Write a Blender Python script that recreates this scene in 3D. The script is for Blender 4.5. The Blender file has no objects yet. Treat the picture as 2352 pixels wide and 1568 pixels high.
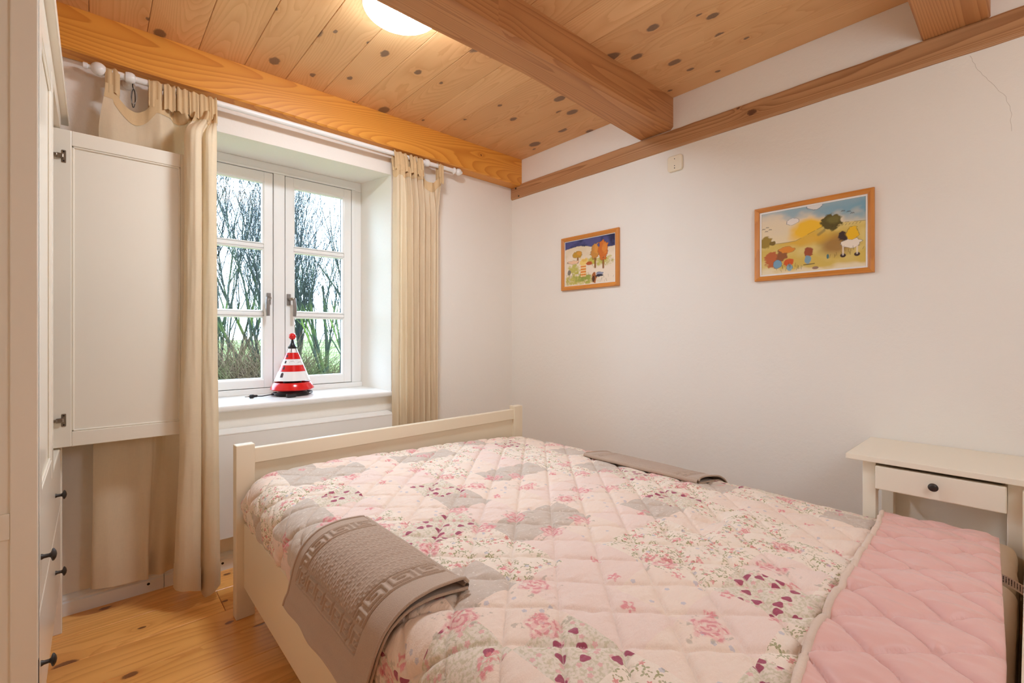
import bpy, bmesh, math, random
import numpy as np
from mathutils import Vector, noise as mnoise

random.seed(7)
rng = np.random.default_rng(11)
SC = bpy.context.scene
COL = SC.collection

# ------------------------------------------------------------------ camera
cam_d = bpy.data.cameras.new('camera')
cam = bpy.data.objects.new('camera', cam_d)
COL.objects.link(cam)
cam.location = (-2.206, -2.4543, 1.058)
cam.rotation_euler = (math.radians(90), 0, math.radians(-41.95))
cam_d.sensor_width = 36.0
cam_d.lens = 36.0 * 1070.6 / 2352.0
cam_d.shift_y = -13.5 / 2352.0
cam_d.clip_start = 0.02
cam_d.clip_end = 300
SC.camera = cam

# ------------------------------------------------------------------ sky, exposure
w = bpy.data.worlds.new('overcast_sky')
SC.world = w
w.use_nodes = True
bg = w.node_tree.nodes['Background']
bg.inputs['Color'].default_value = (0.66, 0.86, 1.12, 1)
bg.inputs['Strength'].default_value = 3.5
LAMP = 30.0
# added fill light without a fixture, unseen behind the camera, to even the brightness
fl = bpy.data.lights.new('fill_light', 'POINT')
fl.energy = 5.2
fl.color = (0.82, 0.98, 1.12)
fl.shadow_soft_size = 0.25
flo = bpy.data.objects.new('fill_light', fl)
COL.objects.link(flo)
flo.location = (-1.15, -2.90, 1.60)
SC.view_settings.view_transform = 'Standard'
SC.view_settings.look = 'None'
SC.view_settings.exposure = 1.5
SC.view_settings.gamma = 1.0
SC.view_settings.use_curve_mapping = False
try:
    SC.cycles.use_denoising = True
    SC.cycles.denoiser = 'OPENIMAGEDENOISE'
    SC.cycles.max_bounces = 12
    SC.cycles.diffuse_bounces = 8
    SC.cycles.transparent_max_bounces = 16
    SC.cycles.sample_clamp_indirect = 6
except Exception:
    pass

# ------------------------------------------------------------------ helpers
def lin(c):
    return tuple((x / 12.92 if x <= 0.04045 else ((x + 0.055) / 1.055) ** 2.4) for x in [v / 255.0 for v in c])

def link(name, me, mat=None, parent=None, loc=(0, 0, 0)):
    o = bpy.data.objects.new(name, me)
    COL.objects.link(o)
    if mat is not None and len(me.materials) == 0:
        me.materials.append(mat)
    o.location = loc
    if parent is not None:
        o.parent = parent
    return o

def mesh(name, verts, faces, mat=None, parent=None, loc=(0, 0, 0), smooth=False):
    me = bpy.data.meshes.new(name)
    me.from_pydata([tuple(v) for v in verts], [], faces)
    me.update()
    if smooth:
        me.shade_smooth()
    return link(name, me, mat, parent, loc)

def from_bm(name, bm, mat=None, parent=None, loc=(0, 0, 0), smooth=False):
    me = bpy.data.meshes.new(name)
    bmesh.ops.recalc_face_normals(bm, faces=bm.faces)
    bm.to_mesh(me)
    bm.free()
    if smooth:
        me.shade_smooth()
    return link(name, me, mat, parent, loc)

def bm_box(bm, x0, x1, y0, y1, z0, z1, bev=0.0, seg=1):
    vs = [bm.verts.new((x, y, z)) for x in (x0, x1) for y in (y0, y1) for z in (z0, z1)]
    q = [(0, 1, 3, 2), (4, 6, 7, 5), (0, 4, 5, 1), (2, 3, 7, 6), (0, 2, 6, 4), (1, 5, 7, 3)]
    fs = [bm.faces.new([vs[i] for i in f]) for f in q]
    if bev > 0:
        es = list({e for f in fs for e in f.edges})
        bmesh.ops.bevel(bm, geom=es, offset=bev, segments=seg, affect='EDGES', profile=0.5)

def box(name, x0, x1, y0, y1, z0, z1, mat, parent=None, bev=0.002, seg=1, local=True):
    """box in world coordinates; the object's origin sits at the box's centre when local"""
    cx, cy, cz = (x0 + x1) / 2, (y0 + y1) / 2, (z0 + z1) / 2
    bm = bmesh.new()
    bm_box(bm, x0 - cx, x1 - cx, y0 - cy, y1 - cy, z0 - cz, z1 - cz, bev, seg)
    p = parent_off(parent)
    return from_bm(name, bm, mat, parent, (cx - p[0], cy - p[1], cz - p[2]))

def parent_off(parent):
    t = Vector((0, 0, 0))
    while parent is not None:
        t += Vector(parent.location)
        parent = parent.parent
    return t

def lathe(name, prof, mat, parent=None, loc=(0, 0, 0), n=40, axis='Z', smooth=True, cap=True):
    vs, fs = [], []
    for r, z in prof:
        for k in range(n):
            a = 2 * math.pi * k / n
            p = (r * math.cos(a), r * math.sin(a), z)
            if axis == 'X':
                p = (z, p[0], p[1])
            elif axis == 'Y':
                p = (p[0], z, p[1])
            vs.append(p)
    m = len(prof)
    for i in range(m - 1):
        for k in range(n):
            k2 = (k + 1) % n
            fs.append((i * n + k, i * n + k2, (i + 1) * n + k2, (i + 1) * n + k))
    if cap:
        fs.append(tuple(range(n - 1, -1, -1)))
        fs.append(tuple((m - 1) * n + k for k in range(n)))
    me = bpy.data.meshes.new(name)
    me.from_pydata(vs, [], fs)
    bm = bmesh.new(); bm.from_mesh(me)
    bmesh.ops.recalc_face_normals(bm, faces=bm.faces)
    bm.to_mesh(me); bm.free()
    if smooth:
        me.shade_smooth()
        try:
            me.set_sharp_from_angle(angle=math.radians(35))
        except Exception:
            pass
    p = parent_off(parent)
    return link(name, me, mat, parent, (loc[0] - p[0], loc[1] - p[1], loc[2] - p[2]))

def tube_geo(pts, rad, n, vs, fs):
    """append one tapered tube along pts (list of Vector)"""
    m = len(pts)
    base = len(vs)
    t0 = (pts[1] - pts[0]).normalized()
    ref = Vector((0, 0, 1)) if abs(t0.z) < 0.9 else Vector((1, 0, 0))
    u = t0.cross(ref).normalized()
    for i in range(m):
        t = (pts[min(i + 1, m - 1)] - pts[max(i - 1, 0)]).normalized()
        u = (u - t * u.dot(t))
        if u.length < 1e-6:
            u = t.orthogonal()
        u.normalize()
        v = t.cross(u)
        r = rad[i] if hasattr(rad, '__len__') else rad
        for k in range(n):
            a = 2 * math.pi * k / n
            vs.append(tuple(pts[i] + (u * math.cos(a) + v * math.sin(a)) * r))
    for i in range(m - 1):
        for k in range(n):
            k2 = (k + 1) % n
            fs.append((base + i * n + k, base + i * n + k2, base + (i + 1) * n + k2, base + (i + 1) * n + k))
    return base

def tube(name, pts, rad, mat, parent=None, n=8, caps=True):
    vs, fs = [], []
    pts = [Vector(p) for p in pts]
    o0 = parent_off(parent)
    pts = [p - o0 for p in pts]
    tube_geo(pts, rad, n, vs, fs)
    if caps:
        fs.append(tuple(range(n - 1, -1, -1)))
        fs.append(tuple(len(vs) - n + k for k in range(n)))
    return mesh(name, vs, fs, mat, parent, smooth=True)

def empty(name, loc, label=None, cat=None, group=None, kind=None):
    o = bpy.data.objects.new(name, None)
    COL.objects.link(o)
    o.location = loc
    o.empty_display_size = 0.05
    return tag(o, label, cat, group, kind)

def tag(o, label=None, cat=None, group=None, kind=None):
    if label: o['label'] = label
    if cat: o['category'] = cat
    if group: o['group'] = group
    if kind: o['kind'] = kind
    return o

def catmull(P, t):
    """P: (n,2) array, t in [0,1] array -> points"""
    P = np.asarray(P, float)
    n = len(P)
    x = np.clip(t, 0, 1) * (n - 1)
    i = np.minimum(x.astype(int), n - 2)
    f = (x - i)[:, None]
    g = lambda k: P[np.clip(i + k, 0, n - 1)]
    p0, p1, p2, p3 = g(-1), g(0), g(1), g(2)
    return 0.5 * ((2 * p1) + (-p0 + p2) * f + (2 * p0 - 5 * p1 + 4 * p2 - p3) * f ** 2 + (-p0 + 3 * p1 - 3 * p2 + p3) * f ** 3)

def grid_mesh(name, V, mat, parent=None, smooth=True, uv=None, col=None):
    """V: (a,b,3) array of world points"""
    a, b = V.shape[:2]
    p = parent_off(parent)
    verts = (V.reshape(-1, 3) - np.array(p)).astype(np.float32)
    idx = np.arange(a * b).reshape(a, b)
    f = np.stack([idx[:-1, :-1], idx[1:, :-1], idx[1:, 1:], idx[:-1, 1:]], -1).reshape(-1, 4)
    me = bpy.data.meshes.new(name)
    me.vertices.add(len(verts)); me.vertices.foreach_set('co', verts.ravel())
    me.loops.add(f.size); me.loops.foreach_set('vertex_index', f.ravel().astype(np.int32))
    me.polygons.add(len(f))
    me.polygons.foreach_set('loop_start', np.arange(0, f.size, 4, dtype=np.int32))
    me.polygons.foreach_set('loop_total', np.full(len(f), 4, dtype=np.int32))
    me.update(calc_edges=True)
    me.validate()
    if uv is not None:
        l = me.uv_layers.new(name='UVMap')
        l.data.foreach_set('uv', uv.reshape(-1, 2)[f.ravel()].astype(np.float32).ravel())
    if col is not None:
        c = me.color_attributes.new('print', 'FLOAT_COLOR', 'POINT')
        c4 = np.ones((a * b, 4), np.float32); c4[:, :3] = col.reshape(-1, 3)
        c.data.foreach_set('color', c4.ravel())
    if smooth:
        me.shade_smooth()
    return link(name, me, mat, parent)

# ------------------------------------------------------------------ material helpers
class NT:
    def __init__(s, name):
        s.m = bpy.data.materials.new(name)
        s.m.use_nodes = True
        s.t = s.m.node_tree
        s.b = s.t.nodes['Principled BSDF']
        s.out = s.t.nodes['Material Output']
    def n(s, typ, **kw):
        x = s.t.nodes.new(typ)
        for k, v in kw.items():
            setattr(x, k, v)
        return x
    def put(s, sock, v):
        if isinstance(v, bpy.types.NodeSocket):
            s.t.links.new(v, sock)
        elif v is not None:
            sock.default_value = v
    def M(s, op, a, b=None, c=None, clamp=False):
        x = s.n('ShaderNodeMath', operation=op, use_clamp=clamp)
        s.put(x.inputs[0], a)
        if b is not None: s.put(x.inputs[1], b)
        if c is not None: s.put(x.inputs[2], c)
        return x.outputs[0]
    def add(s, a, b): return s.M('ADD', a, b)
    def sub(s, a, b): return s.M('SUBTRACT', a, b)
    def mul(s, a, b): return s.M('MULTIPLY', a, b)
    def step(s, x, e0, e1):
        r = s.n('ShaderNodeMapRange', interpolation_type='SMOOTHSTEP')
        s.put(r.inputs[0], x); s.put(r.inputs[1], e0); s.put(r.inputs[2], e1)
        r.inputs[3].default_value = 0; r.inputs[4].default_value = 1
        return r.outputs[0]
    def mix(s, f, a, b, blend='MIX'):
        x = s.n('ShaderNodeMix', data_type='RGBA', blend_type=blend)
        s.put(x.inputs[0], f)
        s.put(x.inputs[6], (*a, 1) if isinstance(a, tuple) and len(a) == 3 else a)
        s.put(x.inputs[7], (*b, 1) if isinstance(b, tuple) and len(b) == 3 else b)
        return x.outputs[2]
    def xyz(s, v):
        x = s.n('ShaderNodeSeparateXYZ'); s.put(x.inputs[0], v); return x.outputs
    def vec(s, x, y, z=0.0):
        c = s.n('ShaderNodeCombineXYZ')
        s.put(c.inputs[0], x); s.put(c.inputs[1], y); s.put(c.inputs[2], z)
        return c.outputs[0]
    def noise(s, v, scale=1.0, detail=2.0, rough=0.5, dist=0.0):
        x = s.n('ShaderNodeTexNoise')
        s.put(x.inputs['Vector'], v); x.inputs['Scale'].default_value = scale
        x.inputs['Detail'].default_value = detail; x.inputs['Roughness'].default_value = rough
        x.inputs['Distortion'].default_value = dist
        return x.outputs['Fac']
    def vor(s, v, scale=1.0, rand=1.0, dims='2D'):
        x = s.n('ShaderNodeTexVoronoi', voronoi_dimensions=dims)
        s.put(x.inputs['Vector'], v); x.inputs['Scale'].default_value = scale
        x.inputs['Randomness'].default_value = rand
        return x.outputs['Distance'], x.outputs['Color'], x.outputs['Position']
    def white(s, v):
        x = s.n('ShaderNodeTexWhiteNoise', noise_dimensions='2D'); s.put(x.inputs['Vector'], v)
        return x.outputs['Value'], x.outputs['Color']
    def bump(s, h, strength=0.3, dist=0.01):
        b = s.n('ShaderNodeBump'); b.inputs['Strength'].default_value = strength
        b.inputs['Distance'].default_value = dist
        s.put(b.inputs['Height'], h)
        s.put(s.b.inputs['Normal'], b.outputs[0])
    def obj(s):
        return s.n('ShaderNodeTexCoord').outputs['Object']
    def uv(s):
        return s.n('ShaderNodeTexCoord').outputs['UV']
    def base(s, c, rough=0.5, spec=None, metal=0.0):
        s.put(s.b.inputs['Base Color'], (*c, 1) if isinstance(c, tuple) and len(c) == 3 else c)
        s.put(s.b.inputs['Roughness'], rough)
        s.b.inputs['Metallic'].default_value = metal
        if spec is not None:
            s.b.inputs['Specular IOR Level'].default_value = spec

def paint(name, c, rough=0.45, bump=0.0, bscale=60, var=0.03, metal=0.0, spec=None):
    t = NT(name)
    o = t.obj()
    n = t.noise(o, 3.0, 3)
    col = t.mix(t.mul(n, 1.0), tuple(x * (1 - var) for x in lin(c)), tuple(min(1, x * (1 + var)) for x in lin(c)))
    t.base(col, rough, spec, metal)
    if bump > 0:
        t.bump(t.noise(o, bscale, 4, 0.6), bump, 0.004)
    return t.m

def wood(name, light, dark, knotc, L=0, T=1, R=2, K=9.0, freq=7.0, stretch=0.55, contrast=0.8, knots=0.45,
         ka=0.36, kb=0.17, krad=0.012, rough=0.5, tonevar=0.18, fine=0.22, thin=2.2):
    """pine: cathedral grain from contour lines of stretched noise, knots, tone per piece. L,T,R = axis numbers"""
    t = NT(name)
    rnd = t.n('ShaderNodeObjectInfo').outputs['Random']
    o = t.xyz(t.obj())
    l = t.add(o[L], t.mul(rnd, 31.7)); tt = t.add(o[T], t.mul(rnd, 17.3)); r = t.add(o[R], t.mul(rnd, 7.9))
    # knots
    v = t.vec(t.mul(l, 1 / ka), t.mul(tt, 1 / kb))
    d, kc, kp = t.vor(v, 1.0, 0.9)
    kx = t.xyz(kp); cc = t.xyz(kc)
    dl = t.mul(t.sub(t.mul(l, 1 / ka), kx[0]), ka)
    dt = t.mul(t.sub(t.mul(tt, 1 / kb), kx[1]), kb)
    wob = t.mul(t.noise(t.vec(t.mul(l, 60), t.mul(tt, 60)), 1.0, 2), 0.010)
    rad = t.add(t.M('SQRT', t.add(t.M('POWER', t.mul(dl, 0.62), 2.0), t.M('POWER', dt, 2.0))), t.sub(wob, 0.005))
    exist = t.M('GREATER_THAN', cc[0], 1 - knots)
    kr = t.mul(t.add(t.mul(t.M('POWER', cc[1], 2.0), 1.1), 0.35), krad)
    kmask = t.mul(exist, t.sub(1.0, t.step(rad, t.mul(kr, 0.75), t.mul(kr, 1.15))))
    kcore = t.step(t.M('SINE', t.mul(rad, 1500.0)), -0.6, 0.9)
    kinf = t.mul(exist, t.M('EXPONENT', t.mul(t.M('DIVIDE', rad, t.mul(kr, 2.6)), -1.0)))
    # grain
    n = t.noise(t.vec(t.mul(l, stretch), t.mul(tt, freq), t.mul(r, freq * 0.8)), 1.0, 1.2, 0.35)
    n2 = t.noise(t.vec(t.mul(l, stretch * 8), t.mul(tt, freq * 6), t.mul(r, freq * 6)), 1.0, 2.0, 0.5)
    ph = t.add(t.add(t.mul(n, K * 2.2), t.mul(n2, 0.55)), t.mul(kinf, 2.2))
    fr = t.M('FRACT', ph)
    ring = t.mul(t.M('POWER', fr, thin), t.sub(1.0, t.step(fr, 0.93, 1.0)))
    fi = t.noise(t.vec(t.mul(l, 5), t.mul(tt, 260), t.mul(r, 260)), 1.0, 2.0, 0.6)
    f = t.M('ADD', t.mul(ring, contrast), t.mul(t.sub(fi, 0.5), fine), clamp=True)
    tone = t.add(1.0 - tonevar * 0.5, t.mul(t.M('FRACT', t.mul(rnd, 93.7)), tonevar))
    soft = t.add(0.9, t.mul(t.noise(t.vec(t.mul(l, 1.3), t.mul(tt, 9), r), 1.0, 2), 0.2))
    c = t.mix(f, lin(light), lin(dark))
    c = t.mix(1.0, c, t.n('ShaderNodeCombineColor').outputs[0], 'MIX') if False else c
    g = t.mul(tone, soft)
    cg = t.n('ShaderNodeCombineColor')
    t.put(cg.inputs[0], g); t.put(cg.inputs[1], t.M('POWER', g, 1.25)); t.put(cg.inputs[2], t.M('POWER', g, 1.6))
    c = t.mix(1.0, c, cg.outputs[0], 'MULTIPLY')
    c = t.mix(t.mul(t.M('MINIMUM', kinf, 1.0), 0.45), c, lin(dark))
    kcol = t.mix(kcore, lin(knotc), tuple(x * 1.5 for x in lin(knotc)))
    c = t.mix(t.mul(kmask, 0.85), c, kcol)
    t.base(c, rough)
    t.bump(t.sub(t.mul(fi, 0.4), t.mul(ring, 0.4)), 0.06, 0.002)
    return t.m

# ------------------------------------------------------------------ materials
M_wall = paint('wall_paint', (238, 232, 222), 0.75, 0.28, 45, 0.015)
M_reveal = M_wall
M_white = paint('white_gloss_paint', (238, 236, 232), 0.32, 0.02, 20, 0.01)
M_cream = paint('cream_lacquer', (238, 228, 208), 0.34, 0.03, 30, 0.015)
M_creamg = paint('cream_lacquer_gloss', (238, 229, 212), 0.22, 0.03, 14, 0.012)
M_bed = paint('bed_cream_paint', (234, 219, 192), 0.34, 0.03, 30, 0.015)
M_rad = paint('radiator_enamel', (236, 232, 226), 0.35, 0.0)
M_plastic = paint('ivory_plastic', (232, 220, 194), 0.3, 0.0)
M_dark = paint('dark_hole', (30, 26, 24), 0.7)
M_bronze = paint('dark_bronze', (62, 54, 48), 0.42, 0.0, metal=0.55)
M_steel = paint('satin_steel', (150, 138, 124), 0.3, metal=0.9)
M_nickel = paint('brushed_nickel', (140, 130, 124), 0.42, metal=0.4)
M_gasket = paint('rubber_gasket', (62, 56, 54), 0.7)
M_ceil = wood('ceiling_pine', (228, 180, 126), (200, 140, 84), (100, 76, 60), L=1, T=0, R=2, K=22, freq=5, stretch=0.42,
              contrast=0.5, knots=0.62, ka=0.30, kb=0.15, krad=0.021, rough=0.5)
M_floor = wood('floor_pine', (236, 172, 94), (200, 124, 52), (96, 52, 30), L=0, T=1, R=2, K=8, freq=6, stretch=0.45,
               contrast=0.6, knots=0.6, ka=0.40, kb=0.16, krad=0.016, rough=0.28, tonevar=0.25)
M_beam = wood('beam_pine', (228, 158, 64), (194, 112, 32), (110, 60, 28), L=0, T=2, R=1, K=34, freq=3.4, stretch=0.42,
              contrast=0.72, knots=0.10, ka=0.8, kb=0.3, krad=0.010, rough=0.45, fine=0.12, thin=1.8, tonevar=0.04)
M_beam2 = wood('beam_pine_brown', (194, 136, 84), (148, 88, 44), (100, 62, 40), L=0, T=1, R=2, K=22, freq=8, stretch=0.22,
               contrast=0.7, knots=0.35, ka=0.6, kb=0.2, krad=0.010, rough=0.5, fine=0.25, tonevar=0.04)
M_trim = wood('wall_plate_pine', (190, 142, 98), (138, 88, 50), (84, 48, 30), L=1, T=2, R=0, K=16, freq=9, stretch=0.3,
              contrast=0.85, knots=0.3, ka=0.7, kb=0.12, krad=0.010, rough=0.55, tonevar=0.04)
M_frame = wood('frame_pine', (214, 140, 62), (176, 98, 34), (110, 60, 26), L=0, T=1, R=2, K=5, freq=14, stretch=1.0,
               contrast=0.5, knots=0.0, rough=0.35, tonevar=0.06)

def linen(name, c, transl=0.3):
    t = NT(name)
    o = t.xyz(t.obj())
    a = t.noise(t.vec(t.mul(o[0], 900), t.mul(o[1], 900), t.mul(o[2], 40)), 1.0, 2)
    b = t.noise(t.vec(t.mul(o[0], 60), t.mul(o[1], 60), t.mul(o[2], 1100)), 1.0, 2)
    s = t.noise(t.vec(t.mul(o[0], 9), t.mul(o[1], 9), t.mul(o[2], 6)), 1.0, 3)
    wv = t.add(t.mul(a, 0.5), t.mul(b, 0.5))
    f = t.M('ADD', t.mul(wv, 0.7), t.mul(s, 0.3), clamp=True)
    col = t.mix(f, tuple(x * 0.84 for x in lin(c)), tuple(min(1, x * 1.14) for x in lin(c)))
    t.base(col, 0.9, 0.1)
    t.bump(wv, 0.25, 0.0015)
    tr = t.n('ShaderNodeBsdfTranslucent')
    t.put(tr.inputs['Color'], col)
    mx = t.n('ShaderNodeMixShader'); mx.inputs[0].default_value = transl
    t.t.links.new(t.b.outputs[0], mx.inputs[1]); t.t.links.new(tr.outputs[0], mx.inputs[2])
    t.t.links.new(mx.outputs[0], t.out.inputs[0])
    return t.m
M_linen = linen('curtain_linen', (234, 215, 184), 0.3)
M_linen2 = linen('curtain_linen_double', (216, 186, 142), 0.08)

def glassmat():
    t = NT('window_glass')
    tr = t.n('ShaderNodeBsdfTransparent'); tr.inputs[0].default_value = (0.95, 0.985, 0.985, 1)
    gl = t.n('ShaderNodeBsdfGlossy'); gl.inputs['Roughness'].default_value = 0.01
    fr = t.n('ShaderNodeFresnel'); fr.inputs['IOR'].default_value = 1.16
    mx = t.n('ShaderNodeMixShader')
    t.t.links.new(fr.outputs[0], mx.inputs[0]); t.t.links.new(tr.outputs[0], mx.inputs[1]); t.t.links.new(gl.outputs[0], mx.inputs[2])
    t.t.links.new(mx.outputs[0], t.out.inputs[0])
    return t.m
M_glass = glassmat()

def emis(name, c, s):
    t = NT(name)
    e = t.n('ShaderNodeEmission'); e.inputs[0].default_value = (*c, 1)
    # the glass is brightest under the bulb and dimmer towards its rim
    nz = t.xyz(t.n('ShaderNodeNewGeometry').outputs['Normal'])[2]
    t.put(e.inputs[1], t.mul(t.add(0.30, t.mul(t.M('ABSOLUTE', nz), 0.95)), s))
    t.t.links.new(e.outputs[0], t.out.inputs[0])
    return t.m
M_bulb = emis('lit_opal_glass', (0.85, 1.0, 1.16), LAMP)

# ------------------------------------------------------------------ room shell
XL, YN, CZ = -2.88, -3.15, 2.272
XO0, XO1 = -1.925, -0.933           # window recess at the room face
XI0, XI1 = -1.915, -0.953           # at the frame
ZS, ZT0, ZT1 = 0.714, 1.981, 2.012

def wall_far():
    xs = [XL - 0.1, XO0, XO1, 0.1]; zs = [-0.1, ZS, ZT0, CZ + 0.15]
    vs, fs = [], []
    for z in zs:
        for x in xs:
            vs.append((x, 0, z))
    for j in range(3):
        for i in range(3):
            if (i, j) != (1, 1):
                a = j * 4 + i
                fs.append((a, a + 1, a + 5, a + 4))
    for (x, z) in ((XI0, ZS), (XI1, ZS), (XI1, ZT1), (XI0, ZT1)):
        vs.append((x, 0.352, z))
    for (x, z) in ((XI0, ZS), (XI1, ZS), (XI1, ZT1), (XI0, ZT1)):
        vs.append((x, 0.47, z))
    ring = [5, 6, 10, 9]
    for k in range(4):
        k2 = (k + 1) % 4
        fs.append((ring[k], ring[k2], 16 + k2, 16 + k))
        fs.append((16 + k, 16 + k2, 20 + k2, 20 + k))
    # outer face
    b = len(vs)
    for (x, z) in ((XL - 0.1, -0.4), (0.3, -0.4), (0.3, 2.6), (XL - 0.1, 2.6)):
        vs.append((x, 0.47, z))
    for k in range(4):
        k2 = (k + 1) % 4
        fs.append((20 + k, 20 + k2, b + k2, b + k))
    bm = bmesh.new()
    V = [bm.verts.new(v) for v in vs]
    for f in fs:
        bm.faces.new([V[i] for i in f])
    o = from_bm('wall_far', bm, M_wall)
    return tag(o, kind='structure')
wall_far()

def slab(name, *a, mat=M_wall, bev=0):
    return tag(box(name, *a, mat, None, bev), kind='structure')
wr = slab('wall_right', 0, 0.12, YN - 0.1, 0.0, -0.1, CZ + 0.1)
slab('wall_left', XL - 0.12, XL, YN - 0.1, 0.0, -0.1, CZ + 0.1)
slab('wall_near', XL - 0.1, 0.1, YN - 0.12, YN, -0.1, CZ + 0.1)
floor = slab('floor', XL - 0.1, 0.1, YN - 0.1, 0.0, -0.14, -0.022, mat=M_dark)
ceil = slab('ceiling', XL - 0.1, 0.1, YN - 0.1, 0.0, CZ + 0.022, CZ + 0.14, mat=M_dark)

# floor boards (along x) and ceiling boards (along y)
def boards():
    proto = {}
    def board(parent, x0, x1, y0, y1, z0, z1, mat, key):
        if key not in proto:
            o = box('plank', x0, x1, y0, y1, z0, z1, mat, parent, 0.0018)
            proto[key] = o.data
            return
        p = parent_off(parent)
        link('plank', proto[key], None, parent, ((x0 + x1) / 2 - p[0], (y0 + y1) / 2 - p[1], (z0 + z1) / 2 - p[2]))
    ys = [-0.004, -0.198, -0.38]
    while ys[-1] > YN + 0.18:
        ys.append(ys[-1] - 0.1815)
    ys.append(YN)
    for i in range(len(ys) - 1):
        y1, y0 = ys[i], ys[i + 1]
        if i == 1 or i == 0:
            xb = -1.826 if i == 1 else -0.7
            board(floor, XL, xb - 0.0008, y0 + 0.0008, y1 - 0.0008, -0.022, 0, M_floor, 'fb%d' % i)
            board(floor, xb + 0.0008, 0, y0 + 0.0008, y1 - 0.0008, -0.022, 0, M_floor, 'fc%d' % i)
        else:
            board(floor, XL, 0, y0 + 0.0008, y1 - 0.0008, -0.022, 0, M_floor, 'f%.3f' % (y1 - y0))
    x = -2.045 - 0.1725 * 4
    xs = [XL]
    while x < -0.06:
        if x > XL + 0.03: xs.append(x)
        x += 0.1725
    xs.append(0.0)
    for i in range(len(xs) - 1):
        board(ceil, xs[i] + 0.0006, xs[i + 1] - 0.0006, YN, 0, CZ, CZ + 0.022, M_ceil, 'c%.3f' % (xs[i + 1] - xs[i]))
boards()

# ceiling beams: hand-sawn, slightly bowed along x
def beam(name, stations, mat, cham=0.006, wane=0.0):
    """stations: list of (x, y_far, y_near, z_bot); top at the ceiling"""
    vs, fs = [], []
    n = 60
    xs = np.linspace(stations[0][0], stations[-1][0], n)
    S = np.array(stations)
    cx, cy, cz = xs.mean(), S[:, 1:3].mean(), (S[:, 3].mean() + CZ) / 2
    for x in xs:
        yf, yn, zb = (np.interp(x, S[:, 0], S[:, k]) for k in (1, 2, 3))
        j = lambda s: 0.0022 * mnoise.noise(Vector((x * 2.3, s, 0)))
        prof = [(yf + j(1), CZ + 0.004), (yf + j(1), zb + cham + j(2)), (yf - cham + j(1), zb + j(2)),
                (yn + cham + wane + j(3), zb + j(3)), (yn + j(4), zb + cham + wane * 1.1 + j(4)), (yn + j(4), CZ + 0.004)]
        for y, z in prof:
            vs.append((x - cx, y - cy, z - cz))
    m = 6
    for i in range(n - 1):
        for k in range(m):
            k2 = (k + 1) % m
            fs.append((i * m + k, i * m + k2, (i + 1) * m + k2, (i + 1) * m + k))
    fs.append(tuple(range(m))); fs.append(tuple((n - 1) * m + k for k in range(m - 1, -1, -1)))
    bm = bmesh.new()
    V = [bm.verts.new(v) for v in vs]
    for f in fs: bm.faces.new([V[i] for i in f])
    o = from_bm(name, bm, mat, None, (cx, cy, cz))
    return tag(o, kind='structure')
b1 = beam('ceiling_beam', [(XL, -0.002, -0.088, 2.116), (-2.29, -0.002, -0.090, 2.113), (-1.2, -0.002, -0.096, 2.104), (-0.0, -0.002, -0.101, 2.092)], M_beam, 0.007)
tag(b1, 'orange pine ceiling beam along the top of the window wall')
b2 = beam('ceiling_beam', [(XL, -1.07, -1.222, 2.114), (-1.37, -1.07, -1.224, 2.114), (-0.92, -1.085, -1.226, 2.113), (-0.03, -1.041, -1.233, 2.112), (0.0, -1.041, -1.233, 2.112)], M_beam2, 0.005, 0.008)
tag(b2, 'brown pine ceiling beam across the middle of the room beside the lamp')
b3 = beam('ceiling_beam', [(XL, -2.20, -2.365, 2.11), (0.0, -2.195, -2.366, 2.107)], M_beam2, 0.006)
tag(b3, 'pine ceiling beam end above the white nightstand at the frame corner')

# wall plate along the right wall
def wall_plate():
    n = 90
    ys = np.linspace(YN, -0.004, n)
    vs, fs = [], []
    for y in ys:
        a = 0.003 * mnoise.noise(Vector((y * 5, 0, 3))) + 0.002 * mnoise.noise(Vector((y * 19, 0, 3)))
        b = 0.002 * mnoise.noise(Vector((y * 7, 5, 3)))
        for x, z in ((0.004, 2.106 + a), (-0.010, 2.105 + a), (-0.013, 2.098 + a), (-0.014, 2.022 + b), (-0.008, 2.013 + b), (0.004, 2.012 + b)):
            vs.append((x, y + 1.5, z - 2.06))
    m = 6
    for i in range(n - 1):
        for k in range(m):
            k2 = (k + 1) % m
            fs.append((i * m + k, i * m + k2, (i + 1) * m + k2, (i + 1) * m + k))
    fs.append(tuple(range(m))); fs.append(tuple((n - 1) * m + k for k in range(m)))
    bm = bmesh.new(); V = [bm.verts.new(v) for v in vs]
    for f in fs: bm.faces.new([V[i] for i in f])
    o = tag(from_bm('trim_1', bm, M_trim, None, (0, -1.5, 2.06)), 'brown timber wall plate running along the right wall', kind='structure')
    for (y, z) in ((-0.055, 2.083), (-0.085, 2.024)):
        lathe('nail', [(0.0, 0.0), (0.0055, 0.0005), (0.006, 0.003), (0.003, 0.006)], M_bronze, o, (-0.0165, y, z), 12, 'X')
wall_plate()

def crack():
    ws = [(-2.317, 2.004), (-2.335, 1.949), (-2.366, 1.893), (-2.40, 1.834), (-2.412, 1.79), (-2.412, 1.70)]
    pts = []
    for i in range(len(ws) - 1):
        for f in np.linspace(0, 1, 6)[:-1]:
            pts.append((0.0001, ws[i][0] + (ws[i + 1][0] - ws[i][0]) * f + random.uniform(-.002, .002), ws[i][1] + (ws[i + 1][1] - ws[i][1]) * f))
    tube('crack', pts, 0.0005, paint('crack_grey', (200, 188, 176), 0.9), wr, 4)
crack()

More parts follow.
